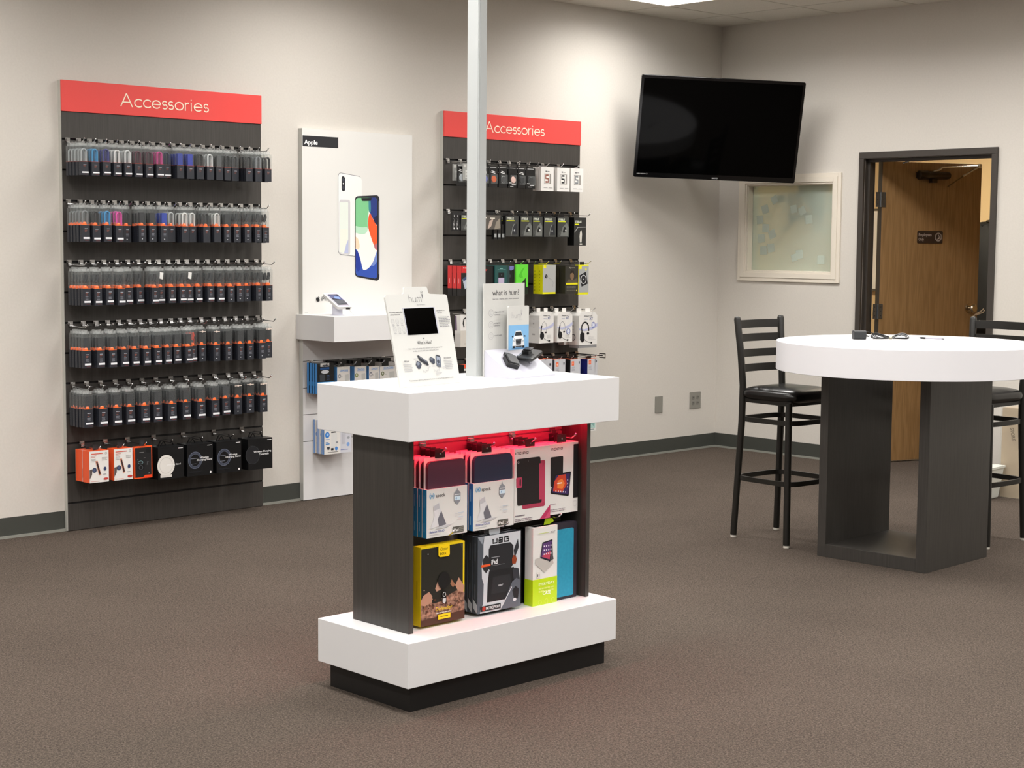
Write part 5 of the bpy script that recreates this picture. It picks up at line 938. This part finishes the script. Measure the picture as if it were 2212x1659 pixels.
def hsign():
    it = hum(.115, .279, .0155, .0014, '#6a6a6e') + [('t', 'by verizon', .148, .2675, .0055, '#8d8d90', 'l', .040), ('t', 'The most responsible', .010, .246, .0045, '#55555a', 'l', .062, .01), ('t', 'safety feature', .012, .238, .0045, '#55555a', 'l', .046, .01), ('b', [(.010, .2305, .072, .2312)], '#cfcfd2')]
    for i in range(6):
        cx_, cz_ = .019 + .0205 * (i % 3) + .003 * (i // 3), .217 - .0265 * (i // 3); it += [('o', cx_, cz_, .0075, .0090, .0007, '#9a9aa0'), ('o', cx_, cz_, .003, .004, .0006, '#b0b0b6'), ('b', [(cx_ - .006, cz_ - .0125, cx_ + .006, cz_ - .0115), (cx_ - .004, cz_ - .0145, cx_ + .005, cz_ - .0135)], '#9a9aa0')]
    it += [('t', 'Get help when you', .238, .246, .0042, '#55555a', 'l', .040, .01), ('t', 'need it most', .240, .238, .0042, '#55555a', 'l', .024, .01), ('b', [(.240, .2315, .280, .2321)], '#d9d9dc'), lines(.241, .226, .300, 7, .0052, .0018, 4, .3, '#8a8a90'),
           ('b', [(.147, .156, .155, .1585)], '#55555a'), ('t', 'What is Hum?', .116, .138, .0115, '#2f2f33', 'l', .070), ('t', 'Hum is the technology that connects you to your car for', .152, .1225, .0048, TX, 'c', .165), ('t', 'a safer, smarter and more connected drive.', .152, .1145, .0048, TX, 'c', .125)]
    it += [('p', [(.090, .072), (.098, .084), (.112, .080), (.118, .070), (.108, .057), (.098, .058)], '#3c4250'), ('p', [(.094, .077), (.106, .080), (.110, .072), (.099, .068)], '#79808e'), ('p', [(.104, .101), (.110, .102), (.148, .080), (.152, .066), (.144, .066), (.112, .084)], '#23262e'), ('p', [(.112, .098), (.146, .080), (.148, .074), (.114, .094)], '#6a6f7a'),
           ('p', [(.160, .088), (.168, .094), (.186, .086), (.184, .072), (.176, .068), (.162, .078)], '#333946'), ('p', [(.162, .087), (.168, .092), (.178, .088), (.172, .080)], '#5d6472'), ('p', rq([(.190, .062), (.210, .056), (.216, .092), (.194, .098)], .08), '#58606e'), ('p', rq([(.193, .070), (.207, .066), (.211, .090), (.197, .094)], .08), '#8f98a8'), ('c', .201, .076, .006, .007, '#3a3f4a'), ('p', [(.196, .096), (.214, .091), (.214, .095), (.196, .100)], '#2a2d36')]
    it += [('t', 'OBD Reader', .036, .083, .0046, '#45454a', 'l', .026, .015), ('t', 'Second Generation', .232, .085, .0046, '#45454a', 'l', .036, .015)]
    for k in range(6): it += [('b', [(.030 + .002 * (k % 3), .074 - .0055 * k, .072 - .003 * (k % 2), .0755 - .0055 * k)] if k < 5 else [], '#a3a3a8'), ('b', [(.228 + .003 * (k % 2), .077 - .0055 * k, .272 - .003 * (k % 3), .0785 - .0055 * k)], '#a3a3a8')]
    it += [('b', [(.084, .091, .098, .0925), (.166, .061, .180, .0625), (.218, .056, .230, .0575), (.218, .0525, .228, .054), (.148, .060, .158, .0615)], '#b0b0b6')] + hum(.118, .0435, .006, .0007, '#8a8a90') + hum(.172, .0435, .006, .0007, '#8a8a90') + [('b', [(.176, .0375, .208, .039), (.178, .034, .204, .0355)], '#a3a3a8'), ('t', 'To see how hum is right for you, visit hum.com/location or ask a Verizon Wireless specialist for details', .152, .018, .0050, '#3a3a3e', 'c', .215)]
    return MB().prism(ol, (0, 0, 0), FX, FZ, .006, PWH).art((0, 0, 0), FX, FZ, it, .0004, .00004)
obj('board', hsign(), hs_)
st = thing('device_display', 'white wedge display stand with back card, right of the silver pole on the kiosk', 'display stand', (-5.404, -3.492, 1.0252), math.radians(6.5))
SW = .2295; LV = mat('stand_white', '#c3c3ce', .4)
wd_ = MB().add([(0, 0, 0), (SW, 0, 0), (SW, .135, 0), (0, .135, 0), (0, 0, .005), (SW, 0, .005), (SW, .135, .093), (0, .135, .093)], [(0, 3, 2, 1), (4, 5, 6, 7), (0, 1, 5, 4), (1, 2, 6, 5), (2, 3, 7, 6), (3, 0, 4, 7)], LV)
obj('wedge', wd_, st)
obj('back_card', MB().box((-.005, .135, 0), (.218, .138, .325), PWH).art((0, .135, 0), FX, FZ, [('t', 'what is hum?', .040, .283, .020, '#3a3a3e', 'l', .146), ('t', 'your car - smarter, safer, more connected', .042, .268, .0055, '#7a7a80', 'l', .142), ('t', 'diagnostics and', .052, .223, .0055, '#6a6a70', 'l', .05), ('t', 'assistance', .052, .213, .0055, '#6a6a70', 'l', .03), ('t', 'emergency', .052, .184, .0055, '#6a6a70', 'l', .03), ('t', 'assistance', .052, .175, .0055, '#6a6a70', 'l', .03), ('t', 'vehicle health', .052, .140, .0055, '#6a6a70', 'l', .04)]
    + [('o', .033, z, .0125, .0125, .0008, '#9a9aa0') for z in (.222, .181, .141)] + [('o', .033, z, .005, .006, .0008, '#b0b0b6') for z in (.222, .181, .141)], .0004), st)
def carcard():
    b = MB().rbox((.086, .100, .090), (.201, .106, .245), .006, PWH, axis=1)
    S = [('r', .0875, .0905, .1995, .178, '#7fb4e0'), ('p', [(.109, .104), (.111, .125), (.118, .138), (.123, .150), (.128, .157), (.156, .157), (.161, .150), (.167, .138), (.174, .126), (.176, .104), (.170, .1), (.115, .1)], '#eceef0'), ('p', [(.122, .140), (.127, .154), (.157, .154), (.163, .140)], '#2a2f36'), ('p', [(.126, .128), (.160, .128), (.156, .108), (.130, .108)], '#20242a'), ('l', [[(.128, .118), (.158, .118)], [(.129, .113), (.157, .113)], [(.127, .123), (.159, .123)]], .001, '#6a7078'), ('p', [(.112, .126), (.124, .122), (.122, .118), (.113, .119)], '#b9c4ce'), ('p', [(.162, .122), (.174, .126), (.173, .119), (.163, .118)], '#b9c4ce'), ('c', .120, .129, .0022, .0022, '#9aa0a8'),
         ('b', [(.110, .096, .122, .104), (.163, .096, .175, .104)], '#16181c'), ('p', [(.124, .104), (.162, .104), (.158, .099), (.128, .099)], '#4a5058'), ('p', [(.105, .139), (.113, .141), (.113, .136), (.106, .135)], '#2a2f36'), ('p', [(.172, .141), (.181, .139), (.180, .135), (.172, .136)], '#2a2f36'), ('b', [(.104, .0945, .182, .0965)], '#5a86b0')]
    return b.art((0, .100, 0), FX, FZ, S + hum(.104, .203, .012, .0008, '#9c9ca2') + [('b', [(.145, .197, .162, .1985)], '#b4b4ba')], .0004)
obj('picture_card', carcard(), st)
sl = math.atan2(.088, .135)
dg_ = thing('plug_in_dongle', 'chunky black plug-in car dongle on the white wedge stand', 'car device', (0, 0, 0))
Tm = Matrix.Translation((-5.404, -3.492, 1.0252)) @ Matrix.Rotation(math.radians(6.5), 4, 'Z')
D = Tm @ Matrix.Translation((0, 0, .005)) @ Matrix.Rotation(sl, 4, 'X')
dg_.matrix_world = D @ Matrix.Translation((.055, .078, .0003)) @ Matrix.Rotation(math.radians(-28), 4, 'Z')
obj('body', MB().rbox((-.024, -.032, 0), (.024, .026, .018), .006, BLK, axis=2).rbox((-.021, -.029, .018), (.021, .024, .024), .006, mat('plastic_charcoal', '#1d1e20', .3), axis=2), dg_, bevel=.002)
obj('plug', MB().box((-.018, .026, .004), (.018, .042, .017), BLK).box((-.008, .030, .017), (.0, .036, .021), mat('plastic_charcoal')), dg_, bevel=.001)
vs_ = thing('visor_speaker', 'slim black clip-on speaker device beside the dongle on the white wedge stand', 'car device', (0, 0, 0))
vs_.matrix_world = D @ Matrix.Translation((.155, .085, .024)) @ Matrix.Rotation(math.radians(22), 4, 'Z') @ Matrix.Rotation(math.radians(-26), 4, 'X')
obj('body', MB().rbox((-.058, -.030, -.006), (.060, .032, .006), .012, mat('plastic_charcoal'), axis=2), vs_, bevel=.003)
obj('rim', MB().rbox((.0, .029, -.003), (.058, .0335, .003), .001, CHROME, axis=2).rbox((-.05, .022, .006), (.055, .030, .0085), .002, mat('rim_silver', '#d3d5d8', .25, .9), axis=2), vs_)
obj('clip', MB().box((-.012, .0, .006), (.022, .026, .018), BLK).box((-.006, -.006, .018), (.028, .022, .022), BLK), vs_, bevel=.001)
obj('post', MB().tube([(0, .0, -.004), (0, -.006, -.028)], .008, LV, 8), vs_)

# ================================================================== ROUND TABLE
tb = thing('pedestal_table', 'tall round white-topped table on a hollow charcoal base, right of the kiosk', 'table', (-2.575, -3.25, 0), math.radians(1.8))
TW, TD = .285, .292
obj('base_side', MB().box((-TW, -TD, .0), (TW, -TD + .052, .90), LAMW), tb, bevel=.001)
obj('base_side', MB().box((-TW, TD - .045, .0), (TW, TD, .90), LAMW), tb, bevel=.001)
obj('base_bottom', MB().box((-TW, -TD + .052, .0), (TW, TD - .045, .062), LAMW), tb, bevel=.001)
obj('base_top', MB().box((-TW, -TD + .052, .885), (TW, TD - .045, .90), LAMW), tb)
def disc(r, z0, z1, n=96):
    c = [(r * math.cos(2 * PI * j / n), r * math.sin(2 * PI * j / n)) for j in range(n)]
    return MB().add([(x, y, z0) for x, y in c] + [(x, y, z1) for x, y in c], [tuple(range(n - 1, -1, -1)), tuple(range(n, 2 * n))] + [(i, (i + 1) % n, n + (i + 1) % n, n + i) for i in range(n)], mat('table_white', '#e6e5e8', .35))
obj('tabletop', disc(.615, .902, 1.037), tb, loc=(-.05, -.03, 0), smooth=True, bevel=.0015)
ad = thing('power_adapter', 'small black power adapter block on the round white table', 'power adapter', (-2.635, -3.015, 1.0375), math.radians(-40))
obj('block', MB().rbox((-.030, -.022, 0), (.030, .022, .042), .010, mat('adapter_grey', '#222426', .45), axis=0), ad, bevel=.002)
obj('strain_relief', MB().tube([(.028, 0, .018), (.048, 0, .014)], [.005, .003], BLK, 8), ad)
cb = thing('coiled_cord', 'thin black cord coiled and tied with a pale band on the round white table', 'cord', (-2.515, -3.10, 1.0375), math.radians(-44))
def coil():
    b = MB()
    for k, (a_, w1, h1) in enumerate(((.0, .085, .034), (.25, .092, .030), (-.2, .078, .026), (.1, .088, .038))):
        P_ = []
        for i in range(40):
            t = 2 * PI * i / 40; x = w1 * math.cos(t); y = h1 * math.sin(2 * t + a_) * .8
            P_.append((x + .01, y, .004 + .0015 * k + .55 * max(0, y + .004)))
        b.tube(P_, .0022, BLK, 6, closed=True)
    b.tube([(-.10, .01, .015), (-.07, .012, .014), (-.03, .0, .006)], .0022, BLK, 6); b.tube([(-.105, .02, .036), (-.08, .018, .030), (-.03, .012, .012), (.0, .0, .008)], .0022, BLK, 6)
    return b
obj('loops', coil(), cb, smooth=True)
obj('band', MB().tube([(.004, -.0, .006), (.018, .0, .006)], .009, mat('band_cream', '#e6dcb9', .6), 10), cb, loc=(0, 0, .003))
pn = thing('pen', 'clear barrel pen with dark grip lying on the round white table', 'pen', (-2.36, -3.24, 1.0425), math.atan2(-.14, .01))
obj('barrel', MB().tube([(-.035, 0, 0), (.058, 0, 0)], .0035, mat('pen_clear', '#a9a7b4', .3), 8), pn); obj('grip', MB().tube([(-.058, 0, 0), (-.052, 0, 0), (-.028, 0, 0)], [.0035, .005, .005], BLK, 8), pn)
obj('tip', MB().tube([(-.07, 0, -.001), (-.058, 0, 0)], [.0008, .003], CHROME, 8), pn); obj('button', MB().tube([(.058, 0, 0), (.070, 0, 0)], .0026, mat('pen_button', '#3a3844', .4), 8), pn)

# ================================================================== STOOLS
def stool(label, x, y, rz):
    t = thing('bar_stool', label, 'bar stool', (x, y, 0), rz, 'black ladder-back bar stools')
    bw, fw, d = .168, .190, .182
    for s_ in (-1, 1):
        def rear(): return MB().tube([(s_ * bw, d, .014), (s_ * (bw - .015), d - .028, .60), (s_ * (bw - .016), d - .030, .78), (s_ * (bw - .010), d - .016, .95), (s_ * bw, d + .002, 1.112), (s_ * bw, d + .003, 1.122), (s_ * bw, d + .003, 1.127)], [.0165, .0175, .0175, .0175, .0175, .0150, .008], BLACKM, 12)
        def front(): return MB().tube([(s_ * fw, -d, .014), (s_ * (fw - .018), -d + .018, .715)], .0172, BLACKM, 12)
        for fn, key, px, py in ((rear, 'r', s_ * bw, d), (front, 'f', s_ * fw, -d)):
            lg = obj('leg', fn, t, key='stl' + key + str(s_), smooth=True)
            obj('foot_glide', lambda: MB().lathe([(.014, 0), (.016, .004), (.015, .016)], FOOT, 12, (px, py, 0)), lg, key='glide' + key + str(s_))
    obj('seat', lambda: MB().pad((0, -.022, .742), .178, .184, .044, VINYL, .30, .70, 44, 16), t, key='seat', smooth='all')
    obj('seat_frame', lambda: MB().band([(a, b_, .709) for a, b_ in ((-.148, .140), (.148, .140), (.160, -.165), (-.160, -.165))], .008, .012, BLACKM, closed=True).box((-.150, -.16, .714), (.150, .14, .724), BLACKM), t, key='sfr')
    for z, g in ((.612, .8), (.312, .95)):
        def ring():
            P_ = []
            a0, b0 = (.179, .184) if z < .5 else (.166, .173)
            for i in range(48):
                th = 2 * PI * i / 48; P_.append((a0 * math.copysign(abs(math.cos(th)) ** .42, math.cos(th)), b0 * math.copysign(abs(math.sin(th)) ** .42, math.sin(th)) - .004, z))
            return MB().band(P_, .006, .012, BLACKM, closed=True)
        obj('foot_ring', ring, t, key='ring%.2f' % z, smooth=True)
    for k, z in enumerate((1.087, 1.018, .940, .865)):
        yy = d + .001 - (1.115 - z) * .085
        def slat(): return MB().band([(x_, yy + .022 * (1 - (x_ / .16) ** 2), z) for x_ in [-.16 + .04 * i for i in range(9)]], .004, .0205 if k == 0 else .0195, BLACKM)
        obj('back_slat', slat, t, key='slat%d' % k, smooth=True)
    return t
stool('black ladder-back bar stool with shiny vinyl seat, left of the round table', -2.630, -2.583, math.radians(-3.0))
stool('black ladder-back bar stool cut off by the frame, beyond the round table', -1.742 - .182 + .010, -3.411 + .168 - .008, math.radians(-90 - 0 + 0) + math.radians(-3))

# ================================================================== TV
s_ = 1.12; tc = [-9.225 + s_ * 7.618, -7.474 + s_ * 6.18, 1.5 + s_ * .67]
tvm = Matrix.Translation(tc) @ (Matrix.Rotation(-.637, 4, 'Z') @ Matrix.Rotation(.223, 4, 'X') @ Matrix.Rotation(.028, 4, 'Y'))
tv = bpy.data.objects.new('television', None); C.objects.link(tv); tv.matrix_world = tvm
tag(tv, 'black flat television mounted high in the corner, tilted downwards', 'television')
TWd, THt = .560, .341
GB = mat('gloss_black', '#050506', .12, spec=.5)
obj('casing', MB().rbox((-TWd, 0, -THt), (TWd, .018, THt), .012, GB, axis=1).rbox((-TWd * .93, .018, -THt * .9), (TWd * .93, .055, THt * .85), .03, BLK, axis=1), tv, bevel=.002)
obj('screen', MB().box((-TWd + .018, -.0012, -THt + .034), (TWd - .018, .0, THt - .020), SCREEN), tv)
obj('logo', MB().art((0, -.0015, 0), FX, FZ, [('t', 'SANYO', 0, -THt + .008, .010, '#b9b9bc', 'c', .040, .02), ('t', 'LED HDTV', -TWd + .022, -THt + .022, .006, '#c9c9c9', 'l', .06, .02), ('o', -TWd + .090, -THt + .025, .005, .005, .001, '#9a9a9a')], .0004), tv)
# wall arm from the set to a plate on the left wall
mt = Matrix.Identity(4); inv = tvm.inverted()
def L_(p): return tuple(inv @ Vector(p))
obj('wall_mount', MB().tube([L_((tc[0] + .03, tc[1] + .05, tc[2])), L_((-.55, -.28, 2.24)), L_((-.62, -.02, 2.24))], .022, BLACKM, 10).box((-.12, .05, -.12), (.12, .066, .12), BLACKM), tv)
pt = [L_(p) for p in ((-.70, -.028, 2.10), (-.54, -.028, 2.10), (-.54, -.028, 2.34), (-.70, -.028, 2.34), (-.70, -.001, 2.10), (-.54, -.001, 2.10), (-.54, -.001, 2.34), (-.70, -.001, 2.34))]
obj('mount_plate', MB().add(pt, [(0, 1, 2, 3), (7, 6, 5, 4), (0, 4, 5, 1), (1, 5, 6, 2), (2, 6, 7, 3), (3, 7, 4, 0)], BLACKM), tv)

# ================================================================== WALL PLATES
op = obj('wall_plate', MB().rbox((-.0395, -.006, -.059), (.0395, -.0005, .059), .004, PLATE, axis=1), loc=(-.635, 0, .352), bevel=.0015); tag(op, 'plain grey cover plate low on the left wall', 'wall plate')
op = thing('power_outlet', 'grey double outlet plate low on the wall near the room corner', 'outlet', (-.236, 0, .358))
obj('plate', MB().rbox((-.0605, -.006, -.060), (.0605, -.0005, .060), .004, PLATE, axis=1), op, bevel=.0015)
for x in (-.024, .024):
    for z in (-.02, .02): obj('socket', MB().pad((x, -.006, z), .016, .0015, .014, mat('socket_grey', '#76746d', .4), .7, .7, 16, 6).box((x - .006, -.0085, z - .001), (x - .004, -.0072, z + .007), BLK).box((x + .004, -.0085, z - .001), (x + .006, -.0072, z + .007), BLK), op)

# ================================================================== BOXES BY THE DOOR WALL
def ph(b, O, w_, h):
    T_ = '#6b5a44'
    it = [('t', 'SIGNATURE', w_ * .28, h * .62, .030, T_, 'l', .16, .06, math.radians(-75)), ('t', 'STORE', w_ * .12, h * .78, .022, T_, 'l', .08, .03, math.radians(-80)), ('p', [(w_ * .42, h * .30), (w_ * .50, h * .36), (w_ * .55, h * .26), (w_ * .50, h * .22)], T_), ('t', 'RETAIL', w_ * .58, h * .40, .024, T_, 'l', .10, .03, math.radians(-70)), ('t', 'SIGNATURE', w_ * .5, h * .97, .026, T_, 'l', .14, .06, math.radians(-75)), ('t', 'NEW', w_ * .72, h * .72, .026, T_, 'l', .06, .04, math.radians(-80))]
    return b.art(O, (0, -1, 0), FZ, it)
bx = thing('cardboard_box', 'tall printed cardboard box in clear wrap against the door wall, behind the far stool', 'box', (-.30, -2.86, 0), math.radians(4))
obj('carton', ph(MB().box((-.22, -.17, .001), (.20, .26, .535), CARD), (-.22, .26, 0), .43, .535), bx, bevel=.002)
obj('clear_wrap', MB().box((-.227, -.177, .0008), (.207, .267, .541), BAGM), bx)
bx = thing('cardboard_box', 'lower cardboard box at the frame edge beside the tall wrapped one', 'box', (-.30, -3.25, 0), math.radians(-3))
obj('carton', ph(MB().box((-.20, -.18, .001), (.2, .17, .40), CARD), (-.2, .17, 0), .35, .40), bx, bevel=.002)
tub = thing('plastic_tub', 'translucent white plastic tub on the carpet beside the tall cardboard box', 'tub', (-.665, -2.535, 0), math.radians(4))
TUBM = mat('tub_white', '#d9dbd3', .35)
obj('body', MB().add([(-.08, -.10, .001), (.08, -.10, .001), (.08, .10, .001), (-.08, .10, .001), (-.10, -.125, .19), (.10, -.125, .19), (.10, .125, .19), (-.10, .125, .19)], [(0, 3, 2, 1), (0, 1, 5, 4), (1, 2, 6, 5), (2, 3, 7, 6), (3, 0, 4, 7), (4, 5, 6, 7)], TUBM), tub, bevel=.006)
obj('rim', MB().band([(-.10, -.125, .188), (.10, -.125, .188), (.10, .125, .188), (-.10, .125, .188)], .006, .006, TUBM, closed=True), tub)
